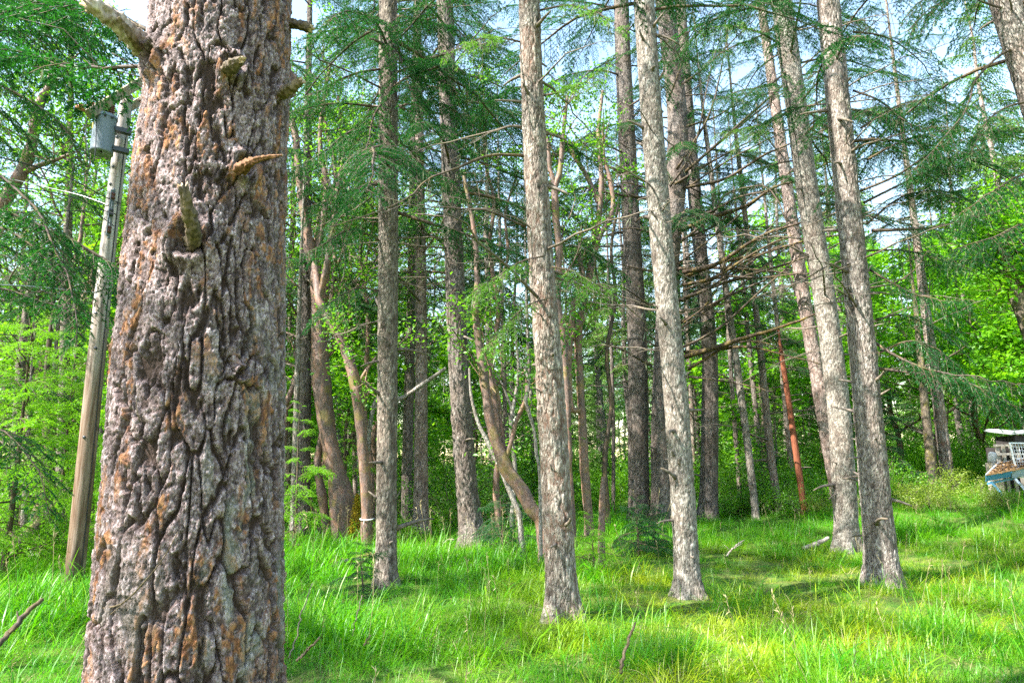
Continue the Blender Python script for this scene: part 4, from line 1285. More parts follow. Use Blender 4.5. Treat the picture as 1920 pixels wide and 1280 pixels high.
limbs(tD, [
    ([(1015, 180), (1060, 170), (1100, 150), (1150, 110)], 7.8, 7.0, .014),
    ([(980, 80), (930, 70), (880, 80), (830, 100)], 7.8, 7.0, .014),
    ([(1020, 480), (980, 490), (930, 520), (880, 550)], 7.6, 6.9, .012),
    ([(1035, 500), (1080, 510), (1110, 530), (1150, 540)], 7.6, 6.9, .010),
    ([(1025, 560), (985, 575), (940, 620), (910, 660)], 7.6, 7.0, .010),
    ([(1010, 20), (1070, 10), (1130, 30), (1180, 60)], 7.8, 7.0, .014),
], 'needle2', 1050, sub=.36, start=.2, dens=14, droop=.6, lichen=.3, live=.7, K=17)
limbs(tJ, [
    ([(1634, 432), (1700, 430), (1760, 424), (1830, 402), (1900, 352)], 10.5, 9.3, .030),
    ([(1640, 642), (1690, 672), (1760, 698), (1840, 708), (1930, 722)], 10.5, 9.0, .024),
    ([(1642, 690), (1720, 700), (1800, 712), (1880, 748), (1960, 790)], 10.5, 9.2, .024),
    ([(1630, 505), (1690, 540), (1750, 560), (1830, 565)], 10.5, 9.4, .018),
    ([(1625, 300), (1680, 270), (1740, 250), (1810, 235)], 10.5, 9.6, .022),
    ([(1608, 360), (1680, 330), (1760, 280), (1850, 250), (1920, 240)], 10.5, 9.4, .024),
    ([(1620, 380), (1700, 340), (1800, 290), (1900, 270)], 10.7, 11.2, .022),
    ([(1600, 170), (1650, 190), (1700, 230), (1760, 240)], 10.5, 9.4, .020),
    ([(1642, 600), (1690, 590), (1740, 610), (1800, 640)], 10.7, 11.2, .018),
    ([(1622, 470), (1700, 470), (1780, 490), (1860, 480)], 10.8, 11.6, .018),
    ([(1600, 60), (1660, 70), (1720, 110), (1770, 180)], 10.6, 11.4, .020),
    ([(1615, 240), (1680, 200), (1760, 190), (1840, 230)], 10.7, 11.6, .020),
    ([(1625, 420), (1690, 370), (1770, 360), (1860, 400)], 10.8, 12.0, .020),
    ([(1650, 660), (1700, 640), (1750, 650), (1800, 690)], 10.6, 9.8, .016),
], 'needle', 1080, sub=.66, start=.22, dens=12, droop=.75, lichen=.15, K=17)
limbs(tJ, [
    ([(1625, 540), (1680, 530), (1720, 500), (1740, 470)], 10.4, 9.8, .016),
    ([(1596, 560), (1560, 540), (1520, 545)], 10.4, 9.8, .012),
    ([(1640, 455), (1660, 440)], 10.4, 10.0, .012),
], None, 1100, name='dead_limb', n=8)
limbs(tK, [
    ([(1925, 90), (1880, 100), (1830, 150), (1815, 200), (1770, 260), (1700, 330)], 9.2, 8.8, .022),
    ([(1900, 20), (1860, 10), (1800, -10), (1740, 20), (1700, 60)], 9.2, 8.6, .018),
    ([(1915, -30), (1860, -40), (1790, -30), (1730, 0), (1690, 40)], 9.2, 8.8, .020),
    ([(1940, 190), (1890, 200), (1850, 230), (1820, 290)], 9.2, 8.6, .018),
    ([(1960, 320), (1910, 330), (1860, 360), (1800, 400)], 9.2, 8.5, .018),
    ([(1975, 420), (1920, 420), (1860, 445), (1780, 470)], 9.2, 8.4, .018),
], 'needle', 1120, sub=.55, start=.3, dens=12, droop=.9, lichen=.1, K=17)
limbs(tZ, [
    ([(-150, 250), (-60, 290), (20, 345), (70, 400), (110, 480), (140, 560), (150, 650)], 7.6, 6.6, .026),
    ([(-150, 380), (-50, 410), (30, 440), (90, 490), (125, 555), (145, 640)], 7.6, 7.0, .020),
    ([(-160, 520), (-60, 530), (20, 545), (80, 565), (130, 580), (180, 585)], 7.6, 7.2, .020),
    ([(-180, 760), (-60, 790), (10, 810), (50, 850), (80, 900), (95, 980)], 7.6, 6.8, .018),
    ([(-160, 90), (-60, 60), (30, 60), (120, 75), (190, 100)], 7.6, 7.0, .022),
    ([(-160, 160), (-40, 150), (40, 180), (120, 240), (160, 330)], 7.6, 7.0, .020),
    ([(-160, -20), (-60, -40), (60, -30), (160, 10), (230, 40)], 7.6, 7.0, .020),
], 'needle', 1140, sub=.50, start=.2, dens=13, droop=.42, lichen=.12, live=.8, K=17)
limbs(tI, [
    ([(1500, 200), (1440, 230), (1400, 240), (1340, 250)], 14.6, 14, .03),
    ([(1475, 90), (1420, 60), (1360, 50), (1300, 60)], 14.6, 13.6, .03),
    ([(1510, 240), (1560, 210), (1640, 215), (1700, 190)], 14.8, 15.5, .03),
    ([(1480, 60), (1540, 40), (1600, 50), (1650, 90)], 14.8, 15.5, .03),
], 'needle2', 1160, sub=.8, start=.3, dens=10, droop=.6, lichen=.35, live=.6, K=17)

# ------------------------------------------------------------------ madrones
def bent_tree(name, label, cat, stems, Y, bark, seed, k=18, leaves=0, leafmat='madleaf', leafsize=.10, spread=.3, flare=1.25):
    """Stems given as (kind, [(px, py, width, dY)]): the first is the trunk, the others its limbs."""
    base = None; tips = []
    rng = np.random.default_rng(seed)
    root = None
    for q, rows in enumerate(stems):
        pts = np.array([P(a, b, Y + d) for a, b, w, d in rows]); rad = np.array([RW(w, b, Y) for a, b, w, d in rows])
        if q == 0:
            zg = ghf(pts[0][0], Y)
            if pts[0][2] > zg - .1:
                pts = np.vstack([pts[0] + (pts[0] - pts[1]) * .3 * np.array([1, 1, 0]) + np.array([0, 0, min(-.1, zg - .2 - pts[0][2])]), pts]); rad = np.concatenate([[rad[0] * flare], rad])
            base = np.array([pts[0][0], Y, zg])
            root = thing(name, label, cat, base)
        n = max(14, int(np.linalg.norm(np.diff(pts, axis=0), axis=1).sum() / .07))
        ax = catmull(pts, n) - base
        rr = np.interp(np.linspace(0, 1, n), np.linspace(0, 1, len(rad)), rad)
        V, Fq = tube(ax, rr, k)
        cen = np.repeat(ax, k, 0)
        lum = fbm((V + q * 7.7) * np.array([6, 6, 3.]), 3, seed) - .5
        V = cen + (V - cen) * (1 + .42 * lum[:, None])
        mb = MB(); mb.add(V, Fq)
        mb.build('trunk' if q == 0 else 'limb', M[bark], root)
        if leaves:
            w = MB()
            for j in range(leaves if q else leaves // 2):
                f = rng.uniform(.55, 1.0); kk = int(f * (n - 1))
                d = nrm(rng.normal(0, 1, 3) + (0, 0, .5))
                grow(rng, ax[kk], d, rng.uniform(.6, 1.4), min(rr[kk] * .5, .02), 1, w, tips, 4, .35, .1, 4, .8, .004)
            if w.n: tag(w.build('twig', M['madrone'], root), kind='stuff')
    if tips:
        leafy(tips, 7, spread * .5, .8, leafsize, seed + 5, 'oval').build('foliage', M[leafmat], root)
    t = Tree(); t.root = root; t.base = base
    return t
md1 = bent_tree('madrone_tree', 'thick twisted madrone with a swollen foot covered in yellow moss', 'madrone tree', [
    [(652, 1032, 52, 0), (645, 960, 50, 0), (632, 890, 34, 0), (618, 830, 30, 0), (608, 770, 32, 0), (600, 690, 34, 0), (597, 600, 26, 0), (590, 500, 22, 0)],
    [(628, 870, 20, .1), (620, 800, 18, .3), (612, 720, 17, .4), (606, 640, 15, .5), (612, 520, 13, .5), (622, 430, 12, .5), (630, 330, 10, .5), (612, 240, 8, .5), (590, 150, 6, .5)],
    [(592, 520, 20, 0), (575, 430, 16, 0), (562, 340, 14, 0), (556, 270, 13, 0), (545, 215, 12, 0), (535, 170, 10, 0)],
    [(590, 500, 14, 0), (604, 420, 12, .2), (612, 350, 11, .2), (600, 270, 9, .2), (606, 190, 7, .2), (620, 120, 5, .2)],
], 16.6, 'madrone', 31, leaves=4)
md2 = bent_tree('madrone_tree', 'slender madrone stem leaning away from the moss-footed one, pale cord tied round it', 'madrone tree', [
    [(688, 1035, 22, 0), (688, 960, 22, 0), (684, 880, 21, 0), (676, 790, 20, 0), (668, 730, 22, 0), (656, 680, 19, 0), (636, 630, 16, 0), (612, 590, 16, 0), (598, 560, 15, 0), (590, 500, 12, .3), (572, 460, 10, .3)],
    [(668, 725, 8, 0), (690, 690, 6, 0), (705, 670, 4, 0)],
    [(600, 560, 12, 0), (612, 500, 11, -.2), (625, 430, 10, -.3), (632, 360, 8, -.3), (650, 260, 6, -.3)],
], 15.4, 'madrone', 32, leaves=4)
mb = MB()
c0 = P(688, 972, 15.4) - md2.base; rr_ = RW(25, 972, 15.4)
a_ = np.linspace(0, 2 * np.pi, 15)
mb.tube(np.stack([c0[0] + rr_ * np.cos(a_), c0[1] + rr_ * np.sin(a_), c0[2] + .02 * np.sin(a_)], 1), .012, 5)
mb.bar(c0 + (-.02, -rr_ - .01, 0), c0 + (-.05, -rr_ - .01, -.17), .012, .008)
o = mb.build('tied_cord', M['white'], md2.root)
rng = np.random.default_rng(5)
n = 2600
mz = rng.random(n) ** 1.3
c = np.stack([P(668, 1030, 16.3)[0] + rng.uniform(-.2, .2, n) * (1.15 - mz), 16.25 - .12 * rng.random(n) + rng.uniform(-.1, .1, n), ghf(-3.6, 16.2) - .05 + mz * 1.15], 1) - md1.base
mb = MB(); strips(mb, c, nrm(rng.normal(0, .6, (n, 3)) + (0, -.7, -.1)), rng.uniform(.03, .07, n), .02, rng)
mb.build('moss_patch', M['moss'], md1.root)['label'] = 'bright yellow cushion of moss at the foot'
for rows, Y, lab, bk, sd in [
    ([(622, 1030, 16, 0), (612, 985, 17, 0), (604, 930, 17, 0), (596, 880, 15, 0), (598, 840, 12, 0), (606, 800, 8, 0)], 16.9, 'short curved brown stem leaning towards the moss-footed madrone', 'madrone', 33),
    ([(604, 1028, 9, 0), (598, 985, 9, 0), (586, 950, 8, 0), (578, 920, 7, 0)], 17.3, 'knee-high leaning brown sprout left of the curved stem', 'madrone', 34),
    ([(634, 1020, 20, 0), (632, 970, 20, 0), (630, 920, 18, 0), (624, 860, 13, 0), (622, 800, 10, 0), (614, 730, 8, 0)], 18.3, 'plump red-barked madrone stem behind the swollen mossy one', 'madrone', 35),
    ([(1018, 985, 27, 0), (998, 955, 27, 0), (975, 915, 26, 0), (948, 875, 25, 0), (925, 810, 21, 0), (912, 740, 18, 0), (905, 690, 17, 0), (892, 600, 13, 0), (895, 520, 11, 0), (888, 430, 9, 0), (870, 330, 7, 0)], 12.6, 'mossy madrone trunk slanting out from behind the pale fir', 'madrone', 36),
    ([(1104, 980, 17, 0), (1098, 900, 18, 0), (1092, 800, 16, 0), (1088, 720, 15, 0), (1084, 640, 14, 0), (1090, 590, 13, 0), (1102, 530, 14, 0), (1112, 480, 13, 0), (1122, 410, 11, 0), (1128, 330, 9, 0), (1122, 250, 8, 0), (1130, 170, 6, 0)], 17.5, 'bare pinkish madrone with a forked crooked top against the sky', 'madrone', 37),
]:
    st = [rows]
    if sd == 36:
        st += [[(945, 872, 10, 0), (958, 830, 9, 0), (968, 790, 8, 0), (985, 750, 7, -.1), (988, 712, 6, -.1), (984, 690, 4, -.1)],
               [(948, 860, 9, .1), (940, 800, 8, .2), (934, 740, 7, .2), (918, 690, 6, .2)]]
    if sd == 37:
        st += [[(1112, 480, 12, 0), (1126, 440, 11, 0), (1142, 415, 10, 0), (1150, 380, 9, 0), (1142, 330, 8, 0), (1132, 290, 7, 0), (1130, 230, 5, 0)],
               [(1122, 380, 9, 0), (1100, 330, 9, .2), (1075, 290, 8, .2), (1058, 262, 7, .2)],
               [(1092, 600, 12, 0), (1076, 620, 11, -.2), (1066, 660, 9, -.2)],
               [(1086, 770, 11, -.2), (1070, 760, 12, -.3), (1066, 680, 12, -.3), (1072, 600, 12, -.3), (1080, 550, 11, -.3), (1092, 515, 10, -.3), (1086, 480, 8, -.3), (1090, 420, 6, -.3)]]
    bent_tree('madrone_tree', lab, 'madrone tree', st, Y, bk, sd, 16, leaves=4 if sd in (36, 37) else 0)
for lab, Y, bk, sd, st in [
    ('thin crooked red-brown madrone behind the moss-footed one, top in the canopy', 19.0, 'madrone', 51, [[(612, 1015, 12, 0), (606, 900, 11, 0), (620, 780, 10, 0), (612, 640, 9, 0), (628, 500, 8, 0), (622, 380, 7, 0), (640, 280, 6, 0), (634, 180, 5, 0)], [(624, 520, 6, 0), (650, 440, 5, 0), (646, 340, 4, 0), (668, 250, 3, 0)]]),
    ('slim crooked madrone between the dark grey fir and the pinkish stem', 20.0, 'madrone', 52, [[(700, 1010, 11, 0), (696, 880, 10, 0), (684, 760, 9, 0), (690, 600, 8, 0), (676, 480, 7, 0), (684, 360, 6, 0), (670, 250, 5, 0)], [(684, 500, 5, 0), (700, 420, 4, 0), (694, 340, 3, 0)]]),
    ('wavy red-brown madrone rising right beside the stout dark fir', 18.0, 'madrone', 53, [[(935, 985, 13, 0), (930, 900, 12, 0), (938, 820, 11, 0), (922, 700, 10, 0), (934, 580, 9, 0), (918, 470, 8, 0), (926, 380, 7, 0), (908, 290, 6, 0), (914, 200, 5, 0)], [(930, 560, 6, 0), (952, 480, 6, 0), (948, 400, 5, 0), (972, 320, 4, 0)], [(912, 310, 5, 0), (880, 240, 4, 0), (876, 160, 3, 0)]]),
    ('crooked thin stem with a grey kinked top behind the forked madrone', 19.5, 'limb', 54, [[(1140, 960, 10, 0), (1134, 860, 9, 0), (1146, 760, 8, 0), (1138, 660, 8, 0), (1154, 560, 7, 0), (1146, 470, 6, 0), (1160, 380, 5, 0)], [(1148, 580, 5, 0), (1120, 520, 4, 0), (1116, 450, 3, 0)]]),
    ('pale crooked snag leaning over the bushes behind the pale fir', 17.0, 'lichen', 55, [[(960, 970, 8, 0), (966, 880, 8, 0), (958, 800, 7, 0), (972, 700, 6, 0), (966, 620, 5, 0)], [(964, 780, 5, 0), (946, 730, 4, 0), (930, 700, 3, 0)]]),
    ('dark wavering stem at the wood edge below the transformer', 15.5, 'limb', 56, [[(92, 1080, 12, 0), (86, 960, 11, 0), (98, 840, 10, 0), (88, 700, 9, 0), (100, 560, 8, 0), (92, 430, 6, 0)]]),
    ('thin dark stem close behind the utility pole', 16.5, 'limb', 57, [[(165, 1075, 9, 0), (172, 940, 9, 0), (166, 800, 8, 0), (178, 640, 7, 0), (172, 480, 5, 0)]]),
]:
    bent_tree('madrone_tree' if bk == 'madrone' else 'bare_sapling', lab, 'madrone tree' if bk == 'madrone' else 'sapling', st, Y, bk, sd, 12, leaves=4 if bk == 'madrone' else 0)
bent_tree('madrone_tree', 'orange-barked madrone limb forking behind the pale fir, half bleached', 'madrone tree', [
    [(1072, 975, 16, 0), (1066, 880, 15, 0), (1064, 780, 14, 0), (1056, 640, 13, 0), (1046, 560, 13, 0), (1048, 470, 13, 0), (1042, 400, 14, 0), (1040, 350, 14, 0)],
    [(1040, 350, 12, 0), (1050, 320, 10, 0), (1056, 250, 8, 0), (1064, 180, 6, 0)],
    [(1040, 350, 10, 0), (1030, 310, 9, 0), (1026, 260, 7, 0), (1010, 200, 5, 0)],
], 15.0, 'madrone', 38, leaves=6)
bent_tree('madrone_tree', 'ochre madrone limb curving up behind the transformer', 'madrone tree', [
    [(-60, 1060, 30, 0), (-60, 800, 28, 0), (-50, 560, 26, 0), (-20, 430, 24, 0), (30, 340, 22, 0), (55, 290, 20, 0), (68, 220, 18, 0), (82, 180, 14, 0), (110, 140, 10, 0)],
    [(40, 325, 12, 0), (70, 312, 10, 0), (98, 302, 8, 0), (130, 290, 5, 0)],
    [(78, 185, 10, 0), (95, 140, 8, .2), (100, 80, 6, .3)],
], 14.0, 'madrone', 39, leaves=12)
bent_tree('fallen_tree', 'dark mossy trunk leaning across the gap by the gravel road', 'tree', [
    [(-40, 1100, 28, 0), (0, 1062, 27, 0), (45, 1012, 24, 0), (90, 965, 20, 0), (130, 915, 14, .2)],
], 12.5, 'mossy', 40)
bent_tree('dead_sapling', 'white dead stem slanting through the leaves beside the mossy madrone', 'dead tree', [
    [(975, 975, 10, 0), (962, 935, 11, 0), (940, 880, 10, 0), (918, 835, 9, 0), (898, 795, 8, 0), (884, 745, 6, 0), (880, 690, 4, 0)],
], 13.8, 'lichen', 41, 10)
bent_tree('dead_sapling', 'crooked bleached stem twisting up beside the pale fir', 'dead tree', [
    [(1012, 900, 6, 0), (1006, 850, 6, 0), (1002, 810, 6, 0), (994, 780, 7, 0), (986, 750, 7, 0), (992, 722, 6, 0), (984, 685, 5, 0)],
], 12.0, 'lichen', 42, 10)
bent_tree('dead_sapling', 'grey broken stem lying aslant behind the dark fir', 'dead tree', [
    [(700, 765, 8, 0), (750, 748, 9, 0), (790, 722, 8, 0), (836, 690, 6, 0)],
], 17.6, 'lichen', 43, 10)
bent_tree('tree_stump', 'thin broken post-like stump with an orange patch of bare wood', 'stump', [
    [(1128, 1045, 15, 0), (1128, 1000, 14, 0), (1129, 960, 12, 0), (1130, 920, 11, 0), (1131, 893, 7, 0)],
], 12.3, 'madrone', 44, 12)
bent_tree('maple_tree', 'dark forked maple trunk among sunlit leaves at the clearing edge', 'maple tree', [
    [(2010, 900, 40, 0), (1975, 740, 36, 0), (1930, 610, 32, 0), (1905, 550, 28, 0), (1888, 490, 24, 0), (1884, 430, 20, 0)],
    [(1908, 555, 18, 0), (1925, 510, 18, 0), (1940, 440, 14, 0)],
], 17.0, 'mossy', 45, leaves=40, leafmat='maple', leafsize=.16, spread=.5)
# ------------------------------------------------------------------ firs, maples and bushes deeper in the wood
def stem_mesh(H, r, seed):
    rng = np.random.default_rng(seed)
    u = np.linspace(0, 1, 16)
    p = np.stack([np.cumsum(rng.normal(0, .006, 16)) * H * .5, np.cumsum(rng.normal(0, .006, 16)) * H * .5, u * H - .3], 1)
    mb = MB(); mb.tube(p, r * (1 - .92 * u) * (1 + .25 * np.exp(-u * 25)), 12)
    return mb
FIRS = []
for i, (H, r, z0, sp, n) in enumerate([(24, .24, 7.5, 3.7, 84), (20, .17, 6.0, 3.0, 78), (27, .30, 9, 4.0, 80), (14, .11, 1.6, 2.3, 70), (22, .20, 4.5, 3.3, 88)]):
    w, l = far_crown(H, z0, sp, 2000 + i, n)
    tr = stem_mesh(H, r, 2100 + i)
    bk = ['fir', 'brown', 'pink', 'lichen', 'pale'][i]
    FIRS.append((tr.build('trunk', M[bk], link=False), w.build('branches', M['limb'], link=False), l.build('foliage', M['needle'], link=False), H))
def far_fir(i, x, y, rz, s, light, label, group):
    t = thing('fir_tree', label, 'fir tree', (x, y, ghf(x, y)), group, rz)
    t.scale = (s,) * 3
    tr, w, ls, H = FIRS[i]
    a = put('trunk', tr, t); put('branches', w, a); f_ = put('foliage', ls, t)
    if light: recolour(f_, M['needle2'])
    return t
rng = random.Random(4)
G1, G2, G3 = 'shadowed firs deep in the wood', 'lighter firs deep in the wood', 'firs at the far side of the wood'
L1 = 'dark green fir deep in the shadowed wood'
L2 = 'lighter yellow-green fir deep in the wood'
placed = []
def free(x, y, d):
    return all((x - a) ** 2 + (y - b) ** 2 > d * d for a, b in placed)
tries = 0
while len(placed) < 48 and tries < 4000:
    tries += 1
    y = 24 + 22 * rng.random() ** .5
    x = rng.uniform(-.92, .92) * y
    if not free(x, y, 2.6) or (x > .48 * y and y < 30 and x < 22 and rng.random() < .8): continue
    placed.append((x, y))
    lt = 1 if rng.random() < .72 else 0  # lighter needle colour on most far firs, so they look sunlit
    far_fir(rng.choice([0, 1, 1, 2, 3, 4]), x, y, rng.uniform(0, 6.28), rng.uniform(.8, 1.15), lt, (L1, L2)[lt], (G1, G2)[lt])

nl = 0
while nl < 20:
    y = rng.uniform(27, 44); x = rng.uniform(-.8, .6) * y
    if not free(x, y, 2.0): continue
    placed.append((x, y)); nl += 1
    far_fir(3, x, y, rng.uniform(0, 6.28), rng.uniform(.32, .62), 1, L2, G2)
MAPLES = []
for i, (H, r, limbs_, lean) in enumerate([(9, .12, 10, (.05, 0)), (6.5, .08, 9, (0, .05)), (11, .15, 11, (-.06, 0)), (4.2, .05, 8, (0, 0))]):
    w, l = dec_tree(H, r, 2300 + i, limbs_, .16 if i != 2 else .22, per=7, size=.17, shape='maple', spread=.22, flat=.45, ln=.30, lean=lean)
    MAPLES.append((w.build('trunk', M['limb'], link=False), l.build('foliage', M['maple'], link=False), H))
    if i in (0, 2):
        pass
def maple(i, x, y, s, rz, label, group, z=None):
    t = thing('maple_tree', label, 'maple tree', (x, y, ghf(x, y)), group, rz)
    t.scale = (s,) * 3
    a = put('trunk', MAPLES[i][0], t); put('foliage', MAPLES[i][1], t)
    return t
GM = 'sunlit maples behind the clearing'
LM = 'bright green sunlit maple behind the clearing'
for i, x, y, s, rz in [
    (0, 15.0, 25.0, 1.0, .3), (2, 18.2, 23.6, 1.0, 2.0), (0, 19.4, 27.5, 1.1, 4.0), (1, 17.0, 22.4, .9, 5.1), (2, 22.5, 27.5, 1.1, .9),
    (1, 19.3, 22.6, 1.1, 3.3), (0, 16.4, 29.0, 1.2, 2.9), (1, 10.2, 28.0, 1.2, 3.9), (2, 24.5, 33, 1.2, 1.9),
    (2, 14.5, 32.0, 1.2, 5.0), (0, 25.5, 29.5, 1.1, 2.2)]:
    maple(i, x, y, s, rz, LM, GM)
TALL = []
for i, (H, lean) in enumerate([(15, (.04, .02)), (12.5, (-.05, 0))]):
    w, l = dec_tree(H, .15, 2390 + i, 14, .34, per=11, size=.12, shape='oval', spread=.26, flat=.7, ln=.30, lean=lean)
    TALL.append((w.build('trunk', M['madrone'], link=False), l.build('foliage', M['madleaf'], link=False), H))
GT = 'leafy madrone crowns between the firs'
LT = 'tall leafy broadleaf crown between the fir stems'
for i, (x, y, s, rz) in enumerate([(-8.2, 20.5, 1, .4), (-4.9, 25.5, 1.0, 2), (-12.6, 18.8, 1, 1), (-16.5, 23.5, 1, 2.4), (-6.5, 18.6, .8, 5.5)]):
    t = thing('madrone_tree', LT, 'madrone tree', (x, y, ghf(x, y)), GT, rz); t.scale = (s,) * 3
    put('trunk', TALL[i % 2][0], t); put('foliage', TALL[i % 2][1], t)
GM2 = 'young broadleaf trees among the firs'
LM2 = 'young broadleaf tree among the fir stems'
for i, x, y, s, rz in [
    (1, -5.2, 22.5, 1.1, .3), (0, -9.5, 23.0, 1.1, 2.0), (1, -1.5, 27, 1.0, 4.0), (2, -15.0, 22.0, 1.0, 3.0), (1, -9.0, 18.6, .9, 5.2)]:
    maple(i, x, y, s, rz, LM2, GM2)

# bushes
BUSH = []
for i, (H, W, st, per, size, k, shape) in enumerate([
    (1.5, 1.3, 12, 6, .075, 'bush', 'oval'), (1.0, 1.1, 11, 6, .06, 'bush', 'oval'), (2.3, 1.5, 13, 6, .085, 'madleaf', 'oval'), (.8, 1.0, 10, 6, .055, 'yellow', 'oval'), (1.2, 1.3, 12, 6, .07, 'yellow', 'oval')]):
    w, l = shrub(H, W, 2500 + i, st, per, size, shape, .10)
    BUSH.append((w.build('stems', M['twig'], link=False), l.build('foliage', M[k], link=False)))
def bush(i, x, y, s, label, group):
    t = thing('shrub', label, 'shrub', (x, y, ghf(x, y)), group, rng.uniform(0, 6.28))
    t.scale = (s, s, s * rng.uniform(.85, 1.2))
    put('stems', BUSH[i][0], t); put('foliage', BUSH[i][1], t)
    return t
GB = 'green bushes under the trees'
LB = 'leafy green bush under the trees'
GY = 'yellow-green bushes at the clearing edge'
LY = 'low yellow-green bush at the sunny clearing edge'
n_b = 0
while n_b < 46:
    y = rng.uniform(16.5, 28); x = rng.uniform(-.8, .42) * y
    if y < 19 and -5.0 < x < -1.0 and rng.random() < .6: continue
    if x > 2.0 and y < 22.5: continue
    if -.78 < x / y < -.42 and y < 18: continue
    bush(rng.choice([0, 0, 1, 2, 2]), x, y, rng.uniform(.7, 1.15), LB, GB)
    n_b += 1
for px, py, Y, i, s in [(1760, 900, 19.5, 3, 1.1), (1710, 905, 19.3, 4, .8), (1800, 900, 20.5, 4, .9), (1840, 915, 19.0, 3, .9), (1735, 915, 18.6, 3, .9), (1685, 890, 20, 0, .8), (1560, 900, 20.6, 0, .9), (1520, 905, 21, 1, 1.1),
                        (1500, 925, 20, 1, .9), (1540, 925, 19.6, 3, .8), (1450, 930, 21.5, 1, 1.0), (1405, 930, 22.5, 0, .8), (1375, 935, 23, 1, 1.0), (1480, 900, 23.5, 0, 1.0), (1780, 925, 18.2, 3, .7), (1860, 925, 18.0, 3, .8), (1895, 935, 17.8, 3, .8),
                        (1640, 905, 20, 0, .8), (1340, 925, 25, 0, 1.0), (1600, 915, 19.4, 1, .9)]:
    p = P(px, py, Y)
    bush(i, p[0], Y, s, LY if i > 2 else LB, GY if i > 2 else GB)

# fir saplings
def young_fir(H, seed, mat_i, name, label, group, x, y, n=30, spread=None, livek=1.0):
    r2 = np.random.default_rng(seed)
    t = Tree()
    t.root = thing(name, label, 'young fir', (x, y, ghf(x, y)), group)
    mb = MB(); u = np.linspace(0, 1, 10)
    mb.tube(np.stack([.02 * np.sin(u * 5), .02 * np.cos(u * 4), u * H - .1], 1), (.012 + .009 * H) * (1 - .9 * u), 8)
    mb.build('trunk', M['limb'], t.root)
    for i in range(n):
        f = (i + r2.random()) / n
        z = H * (.06 + .92 * f); want = ((spread or H * .34) * (1 - f) ** .7 + .12) * r2.uniform(.5, 1.2)
        az = i * 2.399 + r2.uniform(-.3, .3)
        wm, ym, ln = min(YOUNG, key=lambda q: abs(q[2] - want) + .25 * r2.random())
        b = put('branch', wm, t.root, (0, 0, z), (r2.uniform(-.3, .3), R(r2.uniform(-22, 24) - 25 * f), az + r2.uniform(-.5, .5)), want / ln)
        nd = put('needles', ym, b)
        if mat_i: recolour(nd, M['needle'])
for H, px, py, Y, mi, lab, n, sp in [
    (4.4, 5, 1060, 10.9, 0, 'young fir in bright spring growth in front of the dark wood', 60, 1.7),
    (4.4, 95, 1070, 13.2, 0, 'young fir in bright spring growth half behind the pole', 54, 1.6),
    (3.6, 215, 1060, 12.6, 0, 'young fir in spring growth squeezed between pole and great pine', 46, 1.3),
    (3.0, 548, 1045, 13.4, 0, 'young fir with light fresh tips close to the great pine', 26, .8),
    (.75, 678, 1085, 9.4, 1, 'small dark fir sapling at the foot of the dark grey fir', 22, .36),
    (1.1, 1195, 1010, 13.5, 1, 'little dark fir seedling in the grass between two firs', 30, .55),
    (1.0, 1225, 1000, 14.3, 1, 'bushy dark fir seedling by the lichen fir', 28, .5),
    (1.0, 1110, 1010, 11.0, 0, 'low fresh fir seedling beside the broken post-like stump', 22, .5),
    (1.3, 940, 985, 14.2, 1, 'spreading fir seedling between the dark fir and the pale one', 26, .8),
    (4.5, 1665, 900, 21.5, 1, 'bushy dark young fir behind the sturdy sunlit fir', 48, 1.2),
    (3.2, 640, 1010, 18.0, 0, 'young fir with pale tips behind the twisted madrones', 34, .9),
    (3.0, 1435, 940, 25.0, 1, 'dark young fir standing among the slim grey stems', 40, 1.0),
]:
    p = P(px, py, Y)
    young_fir(H, int(px * 7 + 3000), mi, 'fir_sapling', lab, None, p[0], Y, n, sp)

# ------------------------------------------------------------------ far wood and grass, spread over points
def scatter(name, pts, rot, scl, idx, col, kind, tint=None):
    me = bpy.data.meshes.new(name)
    me.vertices.add(len(pts))
    me.vertices.foreach_set('co', pts.astype(np.float32).ravel())
    a = me.attributes.new('rot', 'FLOAT_VECTOR', 'POINT'); a.data.foreach_set('vector', rot.astype(np.float32).ravel())
    a = me.attributes.new('scl', 'FLOAT', 'POINT'); a.data.foreach_set('value', scl.astype(np.float32))
    a = me.attributes.new('idx', 'INT', 'POINT'); a.data.foreach_set('value', idx.astype(np.int32))
    a = me.attributes.new('tint', 'FLOAT', 'POINT'); a.data.foreach_set('value', (tint if tint is not None else np.zeros(len(pts))).astype(np.float32))
    o = put(name, me)
    tag(o, kind=kind)
    g = bpy.data.node_groups.new(name, 'GeometryNodeTree')
    g.interface.new_socket('Geometry', in_out='INPUT', socket_type='NodeSocketGeometry')
    g.interface.new_socket('Geometry', in_out='OUTPUT', socket_type='NodeSocketGeometry')
    gi, go = g.nodes.new('NodeGroupInput'), g.nodes.new('NodeGroupOutput')
    ip = g.nodes.new('GeometryNodeInstanceOnPoints')
    ci = g.nodes.new('GeometryNodeCollectionInfo')
    ci.inputs['Collection'].default_value = col
    ci.inputs['Separate Children'].default_value = True
    ci.inputs['Reset Children'].default_value = True
    def na(nm, ty):
        n = g.nodes.new('GeometryNodeInputNamedAttribute'); n.data_type = ty; n.inputs['Name'].default_value = nm
        return next(s for s in n.outputs if s.enabled)
    ip.inputs['Pick Instance'].default_value = True
    g.links.new(gi.outputs[0], ip.inputs['Points'])
    g.links.new(ci.outputs[0], ip.inputs['Instance'])
    g.links.new(na('idx', 'INT'), ip.inputs['Instance Index'])
    g.links.new(na('rot', 'FLOAT_VECTOR'), ip.inputs['Rotation'])
    g.links.new(na('scl', 'FLOAT'), ip.inputs['Scale'])
    g.links.new(ip.outputs[0], go.inputs[0])
    md = o.modifiers.new('spread', 'NODES'); md.node_group = g
    return o

